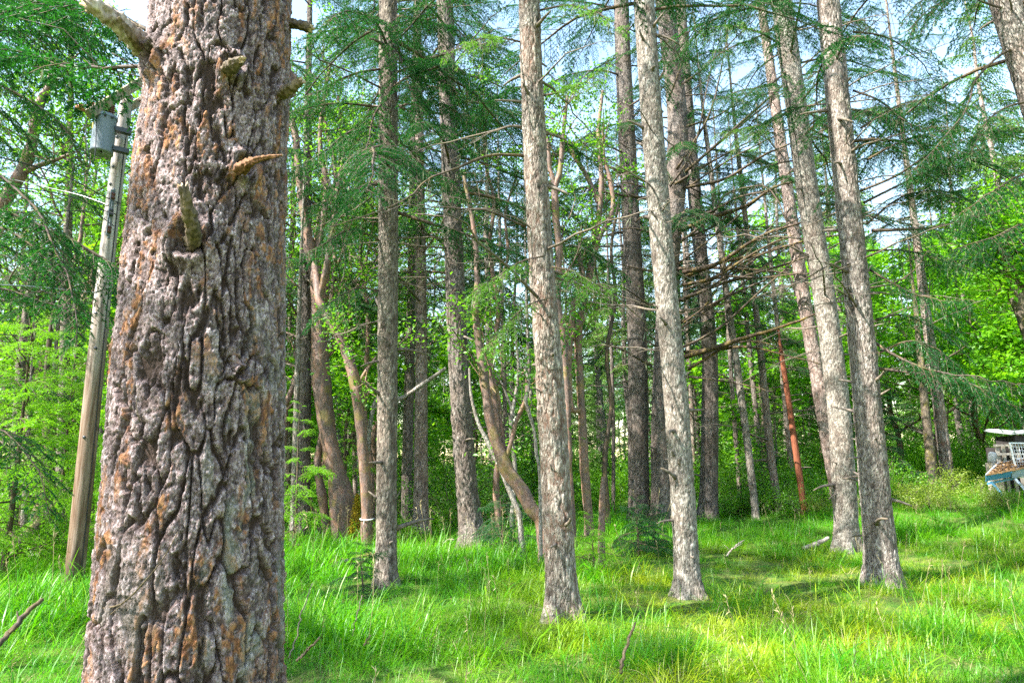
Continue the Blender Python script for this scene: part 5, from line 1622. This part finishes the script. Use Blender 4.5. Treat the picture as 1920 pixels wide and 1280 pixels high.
far_col = bpy.data.collections.new('far_tree_kinds')
for i in range(5):
    tr, w, ls, H = FIRS[i]
    mb = MB()
    for q, src in enumerate((tr, w, ls)):
        n = len(src.vertices); co = np.empty(n * 3, np.float32); src.vertices.foreach_get('co', co)
        lv = np.empty(len(src.loops), np.int32); src.loops.foreach_get('vertex_index', lv)
        ls_ = np.empty(len(src.polygons), np.int32); src.polygons.foreach_get('loop_start', ls_)
        tot = np.diff(np.append(ls_, len(lv)))
        fs = [lv[np.add.outer(ls_[tot == k], np.arange(k))] for k in (3, 4) if (tot == k).any()]
        va = np.zeros(n, np.float32)
        if 'var' in src.attributes: src.attributes['var'].data.foreach_get('value', va)
        mb.add(co.reshape(-1, 3), fs, q, {'var': va})
    far_col.objects.link(bpy.data.objects.new('far_fir_%s' % 'abcde'[i], mb.build('far_fir', [tr.materials[0], w.materials[0], M[('needle2', 'needle2', 'needle')[i % 3]]], link=False)))
for i in (0, 2):
    tr, lf, H = MAPLES[i]
    mb = MB()
    for q, src in enumerate((tr, lf)):
        n = len(src.vertices); co = np.empty(n * 3, np.float32); src.vertices.foreach_get('co', co)
        lv = np.empty(len(src.loops), np.int32); src.loops.foreach_get('vertex_index', lv)
        ls_ = np.empty(len(src.polygons), np.int32); src.polygons.foreach_get('loop_start', ls_)
        tot = np.diff(np.append(ls_, len(lv)))
        fs = [lv[np.add.outer(ls_[tot == k], np.arange(k))] for k in (3, 4) if (tot == k).any()]
        va = np.zeros(n, np.float32)
        if 'var' in src.attributes: src.attributes['var'].data.foreach_get('value', va)
        mb.add(co.reshape(-1, 3), fs, q, {'var': va})
    far_col.objects.link(bpy.data.objects.new('far_maple_%s' % 'abc'[i], mb.build('far_maple', [tr.materials[0], lf.materials[0]], link=False)))
r3 = np.random.default_rng(77)
pts = []
while len(pts) < 600:
    y = r3.uniform(-10, 105); x = r3.uniform(-105, 105)
    d = math.hypot(x, y)
    if 44 < d < 105 and y > -5: pts.append((x, y, ghf(x, y)))
pts = np.array(pts)
n = len(pts)
kind_ = r3.choice(7, n, p=[.08, .17, .08, .22, .21, .12, .12])
scatter('far_forest', pts, np.stack([np.zeros(n), np.zeros(n), r3.uniform(0, 6.28, n)], 1), r3.uniform(.75, 1.1, n), kind_, far_col, 'stuff')

und = bpy.data.collections.new('undergrowth_kinds')
for i in (0, 1, 2):
    st, lf = BUSH[i]
    und.objects.link(bpy.data.objects.new('undergrowth_kind_%s' % 'abc'[i], lf))
pts = []
while len(pts) < 700:
    y = r3.uniform(27, 62); x = r3.uniform(-1, 1) * y
    pts.append((x, y, ghf(x, y)))
pts = np.array(pts); n = len(pts)
scatter('undergrowth', pts, np.stack([np.zeros(n), np.zeros(n), r3.uniform(0, 6.28, n)], 1), r3.uniform(.8, 1.9, n), r3.integers(0, 3, n), und, 'stuff')

# grass: tufts of arching blades, seed stalks, dry straw
def tuft(seed, n, ln, w, rad, lean, m, droop=1.0, stalk=0):
    r = np.random.default_rng(seed)
    mb = MB()
    for i in range(n):
        az = r.uniform(0, 2 * np.pi); rr = rad * math.sqrt(r.random())
        b = np.array([rr * math.cos(az), rr * math.sin(az), -.02])
        a2 = az + r.normal(0, 1.1)
        l = ln * r.uniform(.45, 1.15); tilt = lean * r.uniform(.15, 1.2); ww = w * r.uniform(.6, 1.25)
        h = np.array([math.cos(a2), math.sin(a2), 0]); sd = np.array([-math.sin(a2), math.cos(a2), 0])
        u = np.array([0, .3, .62, .86, 1.0])
        bend = droop * r.uniform(.3, 1.1)
        ang = tilt + bend * u ** 1.3
        seg = np.diff(u) * l
        p = [b]
        for k in range(4):
            am = (ang[k] + ang[k + 1]) / 2
            p.append(p[-1] + seg[k] * (h * math.sin(am) + np.array([0, 0, math.cos(am)])))
        p = np.array(p)
        wd = ww * np.array([.8, 1, .8, .45])
        V = []
        for k in range(4):
            V += [p[k] - sd * wd[k] / 2, p[k] + sd * wd[k] / 2]
        V.append(p[4])
        mb.add(np.array(V), [np.array([[0, 1, 3, 2], [2, 3, 5, 4], [4, 5, 7, 6]]), np.array([[6, 7, 8]])], 0, {'var': np.full(9, np.clip(r.normal(.5, .28), 0, 1))})
        if stalk and i < stalk:
            t0 = b; top = b + np.array([r.normal(0, .09), r.normal(0, .09), ln * r.uniform(1.2, 1.7)])
            mb.tube(np.array([t0, (t0 + top) / 2 + r.normal(0, .02, 3), top]), [.0022, .0018, .0014], 3, 1, False)
            q = np.linspace(.8, 1, 9)[:, None]
            pos = t0 + (top - t0) * q
            strips(mb, pos, nrm(r.normal(0, .5, (9, 3)) + (0, 0, 1)), np.full(9, .045), .008, r, 1)
    return mb
gcol = bpy.data.collections.new('grass_kinds')
specs = [(42, .30, .0058, .13, .7, 'grass', 1.6, 0), (46, .22, .0052, .13, .8, 'grass', 1.7, 0), (32, .44, .0066, .13, .6, 'grass', 2.0, 0), (40, .36, .0056, .15, .9, 'grass', 2.1, 0),
         (16, .46, .006, .12, .5, 'grass', 1.5, 1), (14, .26, .004, .15, 1.3, 'straw', 1.3, 0), (50, .11, .0062, .16, 1.0, 'grass', 1.3, 0), (9, .55, .012, .14, .7, 'grass', 2.3, 0)]
for i, (n_, ln, w_, rd, le, k, dr, stk) in enumerate(specs):
    me = tuft(4000 + i, n_, ln, w_, rd, le, k, dr, stk).build('tuft', [M[k], M['straw']], link=False)
    gcol.objects.link(bpy.data.objects.new('tuft_%s' % 'abcdefgh'[i], me))
r4 = np.random.default_rng(12)
PT, SC = [], []
for (y0, y1, dn, s0, wid) in ((2.2, 8, 48, .95, .95), (8, 14, 36, 1.0, .92), (14, 22, 26, 1.15, .9), (22, 34, 9, 1.5, .9), (34, 60, 1.6, 2.4, 1.0)):
    area = wid * (y1 * y1 - y0 * y0) + 2 * 3 * (y1 - y0)
    n = int(area * dn)
    y = np.sqrt(r4.uniform(y0 ** 2, y1 ** 2, n)); x = r4.uniform(-1, 1, n) * (wid * y + 3)
    PT.append(np.stack([x, y], 1)); SC.append(np.full(n, s0))
PT = np.vstack(PT); SC = np.concatenate(SC)
f = fbm(np.stack([PT[:, 0] * .55, PT[:, 1] * .55, PT[:, 0] * 0], 1), 3, 201)
g = fbm(np.stack([PT[:, 0] * 1.9, PT[:, 1] * 1.9, PT[:, 0] * 0 + 4], 1), 2, 202)
road = (PT[:, 0] < -7.3) & (np.abs(PT[:, 1] - 17.7 - .22 * (PT[:, 0] + 20)) < 1.7)
under = (PT[:, 1] > 24) | ((PT[:, 1] > 15.5) & (PT[:, 0] < -3) & (PT[:, 0] > -PT[:, 1]))
keep = ~road & ~(under & (r4.random(len(PT)) < .45)) & (np.hypot(PT[:, 0] + 1.32, PT[:, 1] - 2.8) > .42)
PT, SC, f, g = PT[keep], SC[keep], f[keep], g[keep]
n = len(PT)
sunlit_dry = sstep(-2.2, 1.4, PT[:, 0] - .12 * PT[:, 1] + 1.2 * (g - .5)) * sstep(17, 11, PT[:, 1])      # trodden, drier ground, with sunlight painted in as yellow tint
short = np.clip(sunlit_dry * sstep(.38, .6, g) + .15, 0, 1)
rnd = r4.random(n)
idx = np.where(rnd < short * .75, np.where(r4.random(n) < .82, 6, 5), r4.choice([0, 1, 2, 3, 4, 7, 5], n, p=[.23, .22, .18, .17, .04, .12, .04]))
near_tree = np.full(n, 9.0)
for o in sc.objects:
    if o.parent is None and o.type == 'EMPTY' and o.name.startswith(('fir_tree', 'pine_tree', 'madrone')) and o.location.y < 18:
        near_tree = np.minimum(near_tree, np.hypot(PT[:, 0] - o.location.x, PT[:, 1] - o.location.y))
tall = (.60 + .8 * sstep(.3, .72, f)) * (.62 + .38 * sstep(.2, .8, near_tree))
scl = SC * tall * r4.uniform(.75, 1.25, n) * (1 - .25 * sunlit_dry)
tint = np.clip(.10 + .85 * sunlit_dry * sstep(.30, .60, g) + r4.normal(0, .13, n), 0, 1)
z = gh(PT[:, 0], PT[:, 1])
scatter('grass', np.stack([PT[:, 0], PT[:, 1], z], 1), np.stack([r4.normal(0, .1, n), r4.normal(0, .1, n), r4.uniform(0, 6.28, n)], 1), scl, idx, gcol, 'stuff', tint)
# ------------------------------------------------------------------ utility pole
def lathe(mb, c, prof, k=20, mat=0, axis=None):
    """PROF: (radius, height) rows about an upright axis at C."""
    a = np.arange(k) * 2 * np.pi / k
    V = np.array([[r * np.cos(t), r * np.sin(t), z] for r, z in prof for t in a])
    if axis is not None:
        ax = nrm(np.asarray(axis, float)); u = nrm(np.cross(ax, [.3, .2, .9] if abs(ax[2]) < .9 else [1, 0, 0])); w = np.cross(ax, u)
        V = V[:, 0:1] * u + V[:, 1:2] * w + V[:, 2:3] * ax
    i = np.arange(len(prof) - 1)[:, None] * k; j = np.arange(k)[None]; j2 = (j + 1) % k
    mb.add(V + np.asarray(c), np.stack([i + j, i + j2, i + k + j2, i + k + j], -1).reshape(-1, 4), mat)

PY = 10.0
rows = [(137, 1105, 42), (160, 880, 40), (184, 640, 37), (210, 400, 32), (238, 180, 27)]
ctrl = np.array([P(a, b, PY) for a, b, w in rows]); prad = [RW(w, b, PY) for a, b, w in rows]
zg = ghf(ctrl[0][0], PY)
ctrl = np.vstack([ctrl[0] + (ctrl[0] - ctrl[1]) * .2, ctrl]); prad = [prad[0] * 1.03] + prad
pb = np.array([ctrl[1][0], PY, zg])
pole = thing('utility_pole', 'weathered wooden utility pole, charred near its foot, with a crossarm on top', 'utility pole', pb)
mb = MB(); ax = catmull(ctrl, 60) - pb
rr = .80 * np.interp(np.linspace(0, 1, 60), np.linspace(0, 1, len(prad)), prad)
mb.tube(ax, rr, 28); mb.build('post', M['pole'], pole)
def on_pole(py, da=0, px=0):
    z = P(0, py, PY)[2] - pb[2]
    c = np.array([np.interp(z, ax[:, 2], ax[:, k]) for k in range(3)])
    return c, float(np.interp(z, ax[:, 2], rr))
# crossarm: seen running up and away past the pole's head
a1 = P(166, 214, 9.35) - pb; a2 = P(300, 132, 10.35) - pb
mb = MB(); mb.bar(a1, a2, .11, .13); mb.build('crossarm', M['arm'], pole, False)
b1 = P(236, 206, 10.22) - pb; b2 = P(300, 168, 10.7) - pb
mb = MB(); mb.bar(b1, b2, .10, .12); mb.build('crossarm', M['arm'], pole, False)
mb = MB(); mb.bar(P(222, 215, 9.8) - pb, P(212, 250, 9.9) - pb, .012, .05); mb.build('brace', M['steel'], pole, False)
for px_, py_, Yq in ((172, 200, 9.5), (150, 203, 9.2)):
    c = P(px_, py_, Yq) - pb
    mb = MB(); lathe(mb, c, [(.0, -.05), (.045, -.05), (.06, -.02), (.045, 0), (.065, .02), (.04, .06), (.0, .07)], 14, 0, (.8, -.3, .3))
    mb.build('insulator', M['copper'], pole)
# secondary rack with spools
c, r = on_pole(405)
rk = c + np.array([r * .55, -r * .86, 0])
mb = MB(); mb.bar(rk + (0, -.01, -.40), rk + (0, -.01, .40), .06, .012)
mb.bar(rk + (0, -.075, -.36), rk + (0, -.075, .36), .035, .010)
for dz in (-.36, 0, .36): mb.bar(rk + (0, 0, dz), rk + (0, -.08, dz), .03, .012)
rack = mb.build('spool_rack', M['steel'], pole, False)
for dz in (-.27, 0., .27):
    mb = MB(); lathe(mb, rk + (0, -.045, dz), [(0, -.05), (.04, -.05), (.04, -.02), (.022, 0), (.04, .02), (.04, .05), (0, .05)], 12)
    mb.build('spool', M['porcelain'] if dz else M['darksteel'], rack)
for py in (200, 262, 318, 350, 590, 655, 820):
    c, r = on_pole(py)
    mb = MB(); lathe(mb, c + (r * .1 + .03 * math.sin(py), -r * .98, 0), [(0, .012), (.022, .010), (.022, -.02)], 10, 0, (0, -1, 0))
    mb.build('bolt', M['darksteel'], pole)
for py, rows_ in ((545, 3), (385, 1)):
    c, r = on_pole(py)
    a = np.linspace(0, 2 * np.pi, 25)
    mb = MB(); mb.tube(np.stack([c[0] + 1.03 * r * np.cos(a), c[1] + 1.03 * r * np.sin(a), c[2] + .05 * np.sin(a + .8)], 1), .006, 5)
    mb.build('wire_wrap', M['wire'], pole)
c1, r1 = on_pole(880); c2, r2 = on_pole(215)
mb = MB(); mb.tube(np.array([on_pole(y)[0] + np.array([on_pole(y)[1] * .96, -on_pole(y)[1] * .42, 0]) for y in np.linspace(1090, 230, 24)]), .007, 6)
mb.build('ground_cable', M['wire'], pole)

# transformer can
ct = P(190, 288, 9.62)
tb = np.array([ct[0], ct[1], P(190, 288, 9.62)[2]])
tr = thing('transformer', 'grey cylindrical transformer can hung on the utility pole, two ribbed bushings on its lid', 'transformer', tb)
Rt, Ht = .158, .60
mb = MB(); lathe(mb, (0, 0, 0), [(0, .012), (Rt * .92, .012), (Rt * .95, -.0), (Rt, .0), (Rt, .03), (Rt * .985, .04), (Rt * .985, Ht - .02), (Rt, Ht - .01)], 36)
mb.build('tank', M['steel'], tr)
mb = MB(); lathe(mb, (0, 0, Ht), [(Rt * 1.04, -.035), (Rt * 1.05, 0), (Rt * .95, .02), (Rt * .6, .045), (0, .055)], 36)
lid = mb.build('lid', M['steel'], tr)
for dx, dy, s in ((.06, .02, 1), (-.05, .05, .8)):
    prof = [(0, 0)]
    for q in range(6): prof += [(.032, .015 + q * .034), (.052, .022 + q * .034), (.030, .036 + q * .034)]
    prof += [(.018, .24), (0, .25)]
    mb = MB(); lathe(mb, (dx, dy, Ht + .035), [(a * s, b * s) for a, b in prof], 16)
    mb.build('bushing', M['porcelain'], tr)
for dz in (.10, .42):
    mb = MB(); mb.bar((Rt * .9, .03, dz), (Rt + .16, .16, dz), .10, .07); mb.build('bracket', M['darksteel'], tr, False)
mb = MB()
for q in range(6):
    a = R(198 + q * 6); b = R(204 + q * 6)
    V = [[(Rt + .003) * math.cos(t), (Rt + .003) * math.sin(t), z] for t, z in ((a, .36), (b, .36), (b, .46), (a, .46))]
    mb.add(np.array(V), np.array([[0, 1, 2, 3]]))
mb.build('warning_sticker', M['label'], tr)
for q in range(5):
    a = R(200 + q * 33)
    mb = MB(); lathe(mb, (Rt * 1.02 * math.cos(a), Rt * 1.02 * math.sin(a), Ht - .05), [(0, .03), (.018, .025), (.018, 0), (0, 0)], 8, 0, (math.cos(a), math.sin(a), 0))
    mb.build('lug', M['darksteel'], tr)
mb = MB(); mb.tube(np.array([(.02, -.05, .008), (.02, -.05, -.012)]), .018, 10); mb.build('drain_plug', M['darksteel'], tr)
def wire(label, px, Ys, r, m='wire', n=26):
    pts = catmull(np.array([P(a, b, y) for (a, b), y in zip(px, Ys)]), n)
    b = pts[0].copy()
    mb = MB(); mb.tube(pts - b, r, 6)
    o = mb.build('cable', M[m]); o.location = b
    return tag(o, label, 'cable')
wire('slack cable hanging from the crossarm end past the can', [(163, 216), (161, 260), (168, 300), (160, 330), (158, 345)], [9.4, 9.35, 9.3, 9.3, 9.3], .006)
wire('thin cable dropping down the front of the transformer can', [(181, 222), (180, 260), (178, 292), (174, 308)], [9.43, 9.40, 9.38, 9.38], .006)
wire('taut tan guy rope from the crossarm to the great pine', [(278, 168), (268, 185), (248, 222)], [10.2, 10.1, 9.86], .008, 'arm')
wire('black service cable looping out from the topmost spool', [(222, 380), (190, 366), (120, 330), (20, 300), (-80, 280)], [9.8, 9.7, 9.0, 8.2, 7.6], .008)
wire('black service cable looping out from the middle spool', [(218, 402), (188, 392), (130, 368), (40, 352), (-60, 345)], [9.8, 9.7, 9.1, 8.4, 7.8], .007)
wire('black service cable looping out from the lowest spool', [(214, 424), (186, 405), (150, 395), (60, 400), (-60, 395)], [9.8, 9.7, 9.2, 8.5, 7.9], .007)
wire('bare line strung to the pole just above half height', [(-60, 532), (40, 536), (110, 542), (182, 549)], [8.6, 9.0, 9.5, 9.86], .009, 'alu')
wire('thin bare line slung across behind the drooping limb', [(-40, 325), (30, 338), (90, 352), (150, 366), (205, 385)], [10.4, 10.6, 10.7, 10.7, 10.5], .006, 'alu')

# ------------------------------------------------------------------ things on the grass
def stick(name, label, cat, px, Ys, rads, m, n=22, k=9, wob=.008, seed=1, side=None):
    pts = catmull(np.array([P(a, b, y) for (a, b), y in zip(px, Ys)]), n)
    r = np.random.default_rng(seed)
    pts = pts + r.normal(0, wob, pts.shape) * np.sin(np.linspace(0, np.pi, n))[:, None]
    b = pts[0].copy()
    rd = np.interp(np.linspace(0, 1, n), np.linspace(0, 1, len(rads)), rads)
    V, Fq = tube(pts - b, rd, k)
    cen = np.repeat(pts - b, k, 0)
    V = cen + (V - cen) * (1 + .5 * (fbm(V * 25, 2, seed) - .5)[:, None])
    mb = MB(); mb.add(np.vstack([V, pts[0] - b, pts[-1] - b]), [Fq])
    q = np.arange(k); o = k * n
    mb.f.append((np.stack([np.full(k, o), (q + 1) % k, q], 1), 0)); mb.f.append((np.stack([np.full(k, o + 1), o - k + q, o - k + (q + 1) % k], 1), 0))
    for (f0, dx, dy, dz, l) in side or []:
        p = (pts - b)[int(f0 * (n - 1))]
        mb.tube(np.array([p, p + np.array([dx, dy, dz]) * l * .5, p + np.array([dx, dy, dz]) * l]), np.array([.5, .35, .15]) * rads[0], 5)
    ob = mb.build(name, M[m]); ob.location = b
    return tag(ob, label, cat)
stick('fallen_branch', 'dark bark-covered stick poking up from the grass before the pole', 'stick', [(-30, 1235), (10, 1195), (45, 1155), (80, 1122)], [5.0, 5.1, 5.2, 5.3], [.022, .020, .018, .014], 'limb', seed=2, side=[(.6, -.3, .1, .7, .12)])
stick('fallen_branch', 'thin pale twig leaning upright in the grass by the great pine', 'stick', [(542, 1232), (556, 1190), (570, 1140), (586, 1092)], [5.6, 5.7, 5.8, 5.9], [.006, .0055, .005, .003], 'twig', seed=3)
stick('fallen_branch', 'short forked twig low in the shaded grass', 'stick', [(556, 1238), (574, 1220), (600, 1194)], [5.5, 5.5, 5.5], [.010, .010, .008], 'stub', seed=4, side=[(.5, .2, 0, .9, .06)])
stick('fallen_branch', 'small brown twig among green blades next to the pale twig', 'stick', [(682, 1210), (688, 1200), (696, 1190)], [6.0, 6.0, 6.0], [.006, .006, .004], 'stub', seed=5)
stick('fallen_branch', 'grey slanting twig near the dark sapling', 'stick', [(660, 1195), (668, 1160), (679, 1115)], [6.6, 6.6, 6.7], [.006, .0055, .004], 'twig', seed=6)
stick('fallen_branch', 'brown bent stick standing in sunlit grass before the lichen-spotted fir', 'stick', [(1164, 1262), (1168, 1235), (1180, 1200), (1191, 1166)], [5.7, 5.7, 5.75, 5.8], [.013, .014, .012, .009], 'stub', seed=7, side=[(.3, -.5, 0, .6, .05)])
stick('log', 'cut piece of pale log lying in the grass beside the grey lichen fir', 'log', [(1506, 1028), (1528, 1020), (1553, 1008)], [13.4, 13.4, 13.5], [.035, .04, .034], 'dead', seed=8, k=12)
stick('fallen_branch', 'dead grey branch lying low in grass between two firs', 'stick', [(1362, 1042), (1378, 1024), (1395, 1012)], [12.6, 12.6, 12.7], [.016, .014, .009], 'dead', seed=9, side=[(.5, .7, 0, .4, .2), (.3, -.6, 0, .5, .2)])
stick('log', 'rotting brown log half sunk in grass before the madrones', 'log', [(560, 1100), (600, 1078), (650, 1060), (700, 1052)], [11.6, 11.9, 12.3, 12.8], [.05, .11, .16, .15], 'log', seed=10, k=14, wob=.03)
stick('fallen_branch', 'mossy dead branch arching along the rotting log', 'stick', [(572, 1094), (610, 1068), (650, 1050), (690, 1048)], [11.2, 11.5, 11.8, 12.2], [.02, .028, .028, .02], 'dead', seed=11)
stick('fallen_branch', 'curved dead twig arching up in front of the stout dark fir', 'stick', [(828, 1032), (832, 1018), (842, 1010), (852, 1012)], [13.6, 13.6, 13.6, 13.6], [.012, .011, .010, .007], 'dead', seed=12)

# ------------------------------------------------------------------ scrap at the clearing edge
CY = 18.6
def pt(px, py, dY=0): return P(px, py, CY + dY)
p0 = pt(1850, 893); cb = np.array([p0[0], CY, ghf(p0[0], CY)])
cart = thing('metal_cart', 'tilted blue metal cart frame with leaf litter on top', 'cart', cb)
A = pt(1849, 890) - cb; B = pt(1872, 868, .9) - cb
rt = pt(1905, 872, .45) - pt(1849, 890)                  # along the frame's long side
ex = nrm(pt(1897, 881, -.05) - pt(1849, 890)); Ls = 1.9
C_ = A + ex * Ls; D_ = B + ex * Ls
mb = MB(); mb.bar(A, B, .035, .035)
mb.build('rail', M['palepaint'], cart, False)
for f in (.0, 1.0):
    mb = MB(); mb.bar(A + (B - A) * f, C_ + (D_ - C_) * f, .04, .04); mb.build('rail', M['rust'] if f == 0 else M['palepaint'], cart, False)
for f in (.35, .7):
    mb = MB(); mb.bar(A + (B - A) * f, A + (B - A) * f + ex * Ls, .025, .025); mb.build('cross_bar', M['palepaint'], cart, False)
for f in (.42, 1.0):
    mb = MB(); mb.bar(A + ex * Ls * f, B + ex * Ls * f, .035, .035); mb.build('rail', M['palepaint'], cart, False)
dn = np.array([.06, .12, -.17])
mb = MB()
q = [A + (0, 0, -.02), A + ex * .66 + (0, 0, -.02), A + ex * .66 + dn, A + dn]
th = np.array([0, .03, 0])
mb.add(np.array(q + [x + th for x in q]), np.array([[0, 1, 2, 3], [7, 6, 5, 4], [0, 4, 5, 1], [1, 5, 6, 2], [2, 6, 7, 3], [3, 7, 4, 0]]))
mb.build('side_plate', M['blue'], cart, False)
q = [A + ex * .70 + (0, .02, -.02), C_ + (0, .02, -.02), C_ + dn * 1.25, A + ex * .70 + dn * 1.25]
mb = MB(); mb.add(np.array(q + [x + th for x in q]), np.array([[0, 1, 2, 3], [7, 6, 5, 4], [0, 4, 5, 1], [1, 5, 6, 2], [2, 6, 7, 3], [3, 7, 4, 0]]))
mb.build('side_plate', M['palepaint'], cart, False)
mb = MB(); q = [A + (.02, .06, -.05), B + (.02, 0, -.05), D_ + (0, 0, -.05), C_ + (0, .06, -.05)]
mb.add(np.array(q + [np.array(x) + (0, 0, -.025) for x in q]), np.array([[0, 1, 2, 3], [7, 6, 5, 4], [0, 4, 5, 1], [1, 5, 6, 2], [2, 6, 7, 3], [3, 7, 4, 0]]))
mb.build('deck', M['blue'], cart, False)
for s, e in (((1858, 902), (1880, 928)), ((1903, 896), (1924, 920))):
    mb = MB(); mb.bar(pt(*s, .05) - cb, pt(*e, -.1) - cb, .05, .05); mb.build('leg', M['blue'] if s[0] < 1900 else M['palepaint'], cart, False)
mb = MB(); mb.bar(A + dn + (.1, .1, -.06), A + dn + ex * 1.0 + (.1, .35, -.08), .05, .05); mb.build('brace', M['blue'], cart, False)
r5 = np.random.default_rng(9)
n = 2400
uv = r5.random((n, 2)) * .94 + .03
c = A + (B - A) * uv[:, :1] + ex * Ls * uv[:, 1:] + np.stack([np.zeros(n), np.zeros(n), r5.uniform(-.03, .03, n)], 1)
mb = MB(); leaf_shapes(mb, c, nrm(r5.normal(0, .3, (n, 3)) + (0, 0, 1)), r5.normal(0, 1, (n, 3)), r5.uniform(.06, .12, n), r5, 'oval')
tag(mb.build('leaf_litter', M['litter'], cart), kind='stuff')

# wire cage beside the cart
w0 = pt(1909, 894, .2); wb = np.array([w0[0], CY + .2, ghf(w0[0], CY)])
cage = thing('wire_cage', 'white wire cage panel standing on the blue cart', 'cage', w0)
e1 = nrm(np.array([.93, .35, 0])); up_ = nrm(np.array([-.12, 0, 1]))
Wc, Hc = 1.0, .92
def cg(u, v): return e1 * Wc * u + up_ * Hc * v
for a, b in ((cg(0, 0), cg(0, 1)), (cg(1, 0), cg(1, 1)), (cg(0, 1), cg(1, 1)), (cg(0, 0), cg(1, 0))):
    mb = MB(); mb.bar(a, b, .035, .035); mb.build('frame_tube', M['white'], cage, False)
for q in range(1, 9):
    mb = MB(); mb.tube(np.array([cg(q / 9, 0), cg(q / 9, 1)]), .006, 5); mb.build('wire', M['white'], cage)
for q in range(1, 9):
    mb = MB(); mb.tube(np.array([cg(0, q / 9), cg(1, q / 9)]), .006, 5); mb.build('wire', M['white'], cage)

# covered crate rack behind it
rb = np.array([pt(1893, 868, 1.5)[0], CY + 1.5, ghf(14.0, CY + 1.5)])
z0 = pt(1893, 866, 1.5)[2]; z1 = pt(1893, 836, 1.5)[2]
rk_ = thing('plank_rack', 'grey plank rack with dark gaps under a pale sheet roof', 'rack', rb)
x0 = pt(1872, 850, 1.5)[0] - rb[0]
for q, dx in enumerate((0, .19, .40, .62, .84, 1.2)):
    mb = MB(); mb.bar((x0 + dx, .02 * (q % 2), 0), (x0 + dx - .02, .02 * (q % 2), z1 - rb[2]), .10, .03, 0, (0, 1, 0)); mb.build('post', M['greywood'], rk_, False)
for q, zz in enumerate((z1 - rb[2] + .02, (z0 + z1) / 2 - rb[2])):
    mb = MB(); mb.bar((x0 - .15, -.06, zz), (x0 + 1.6, -.06, zz), .03, .06); mb.build('plank', M['greywood'], rk_, False)
mb = MB(); mb.box((x0 + .95, .45, (z1 - rb[2]) * .5), (1.5, .7, (z1 - rb[2]) * .97)); mb.build('back_board', M['dark'], rk_, False)
xr = pt(1886, 812, 1.3)[0] - rb[0]; zr = pt(1886, 812, 1.3)[2] - rb[2]
mb = MB(); V = []
for q in range(9):
    f = q / 8; s_ = .05 * math.sin(f * 9)
    for yy, zz in ((-.4, 0), (.7, .16)):
        V.append((xr + f * 1.7, yy, zr + zz + s_ * .5))
V = np.array(V); q = np.arange(8) * 2
Fq = np.stack([q, q + 2, q + 3, q + 1], 1)
mb.add(np.vstack([V, V - (0, 0, .05)]), [Fq, Fq[:, ::-1] + 18, np.stack([q, q + 18, q + 20, q + 2], 1), np.stack([q + 1, q + 3, q + 21, q + 19], 1), np.array([[0, 1, 19, 18], [16, 34, 35, 17]])])
mb.build('sheet_roof', M['tarp'], rk_, False)
mb = MB(); mb.box((xr + .95, .15, (zr + z1 - rb[2]) / 2), (1.5, .8, zr - (z1 - rb[2]) - .12)); mb.build('hutch_box', M['dark'], rk_, False)
# pale drum
db = pt(1862, 869, 1.2)
drum = thing('barrel', 'pale plastic drum standing beside the grey plank rack', 'barrel', (db[0], db[1], ghf(db[0], db[1])))
zz = pt(1862, 857, 1.2)[2] - ghf(db[0], db[1])
mb = MB(); lathe(mb, (0, 0, zz), [(0, -.15), (.08, -.15), (.10, -.13), (.105, -.04), (.11, 0), (.105, .04), (.10, .11), (.07, .15), (0, .155)], 20, 0, (.15, -.1, .95))
mb.build('drum', M['tarp'], drum)
mb = MB(); mb.box((0, 0, (zz - .155) / 2), (.26, .26, zz - .155)); mb.build('cradle', M['greywood'], drum, False)

# ------------------------------------------------------------------ say of each look-alike which one it is
MARKS = [(725, 'the dark grey fir'), (789, 'the pinkish fir'), (870, 'the stout dark fir'), (940, 'the mossy slanting madrone'), (1040, 'the pale fir'), (1098, 'the bare forked madrone'), (1196, 'the finely ridged dark fir'),
         (1270, 'the lichen-spotted fir'), (1328, 'the dark fir by the mossy limbs'), (1410, 'the first slim grey fir'), (1450, 'the second slim pale fir'), (1492, 'the rusty red cedar'), (1575, 'the grey lichen fir'), (1640, 'the sturdy sunlit fir'),
         (1760, 'the tall pale fir among maples'), (1880, 'the blue metal cart'), (640, 'the moss-footed madrone'), (566, 'the grey furrowed fir'), (150, 'the utility pole'), (60, 'the gravel road'), (350, 'the great pine'), (480, 'the great pine')]
ORD = ['nearest', 'second', 'third', 'fourth', 'fifth', 'sixth', 'seventh', 'eighth', 'ninth', 'tenth']
def label_row(group, noun, place):
    rows = {}
    for o in sc.objects:
        if o.parent is None and o.get('group') == group:
            x, y, z = o.location
            px = 960 + 1280 * x / (y * math.cos(PITCH))
            m = min(MARKS, key=lambda q: abs(q[0] - px))[1]
            rows.setdefault(m, []).append((y, o))
    for m, lst in rows.items():
        lst.sort(key=lambda q: q[0])
        for i, (y, o) in enumerate(lst):
            o['label'] = ('%s %s %s' % (noun, place, m)) if len(lst) == 1 else '%s %s %s %s' % (ORD[min(i, 9)], noun, place, m)
label_row(GB, 'leafy green bush', 'in the undergrowth behind')
label_row(GY, 'low yellow-green bush', 'at the clearing edge near')
label_row(GM, 'bright sunlit maple', 'in the wood edge behind')
label_row(GM2, 'young broadleaf tree', 'growing behind')
label_row(GT, 'tall leafy madrone crown', 'rising behind')
label_row(G1, 'dark background fir', 'deep in the wood behind')
label_row(G2, 'lighter background fir', 'deep in the wood behind')
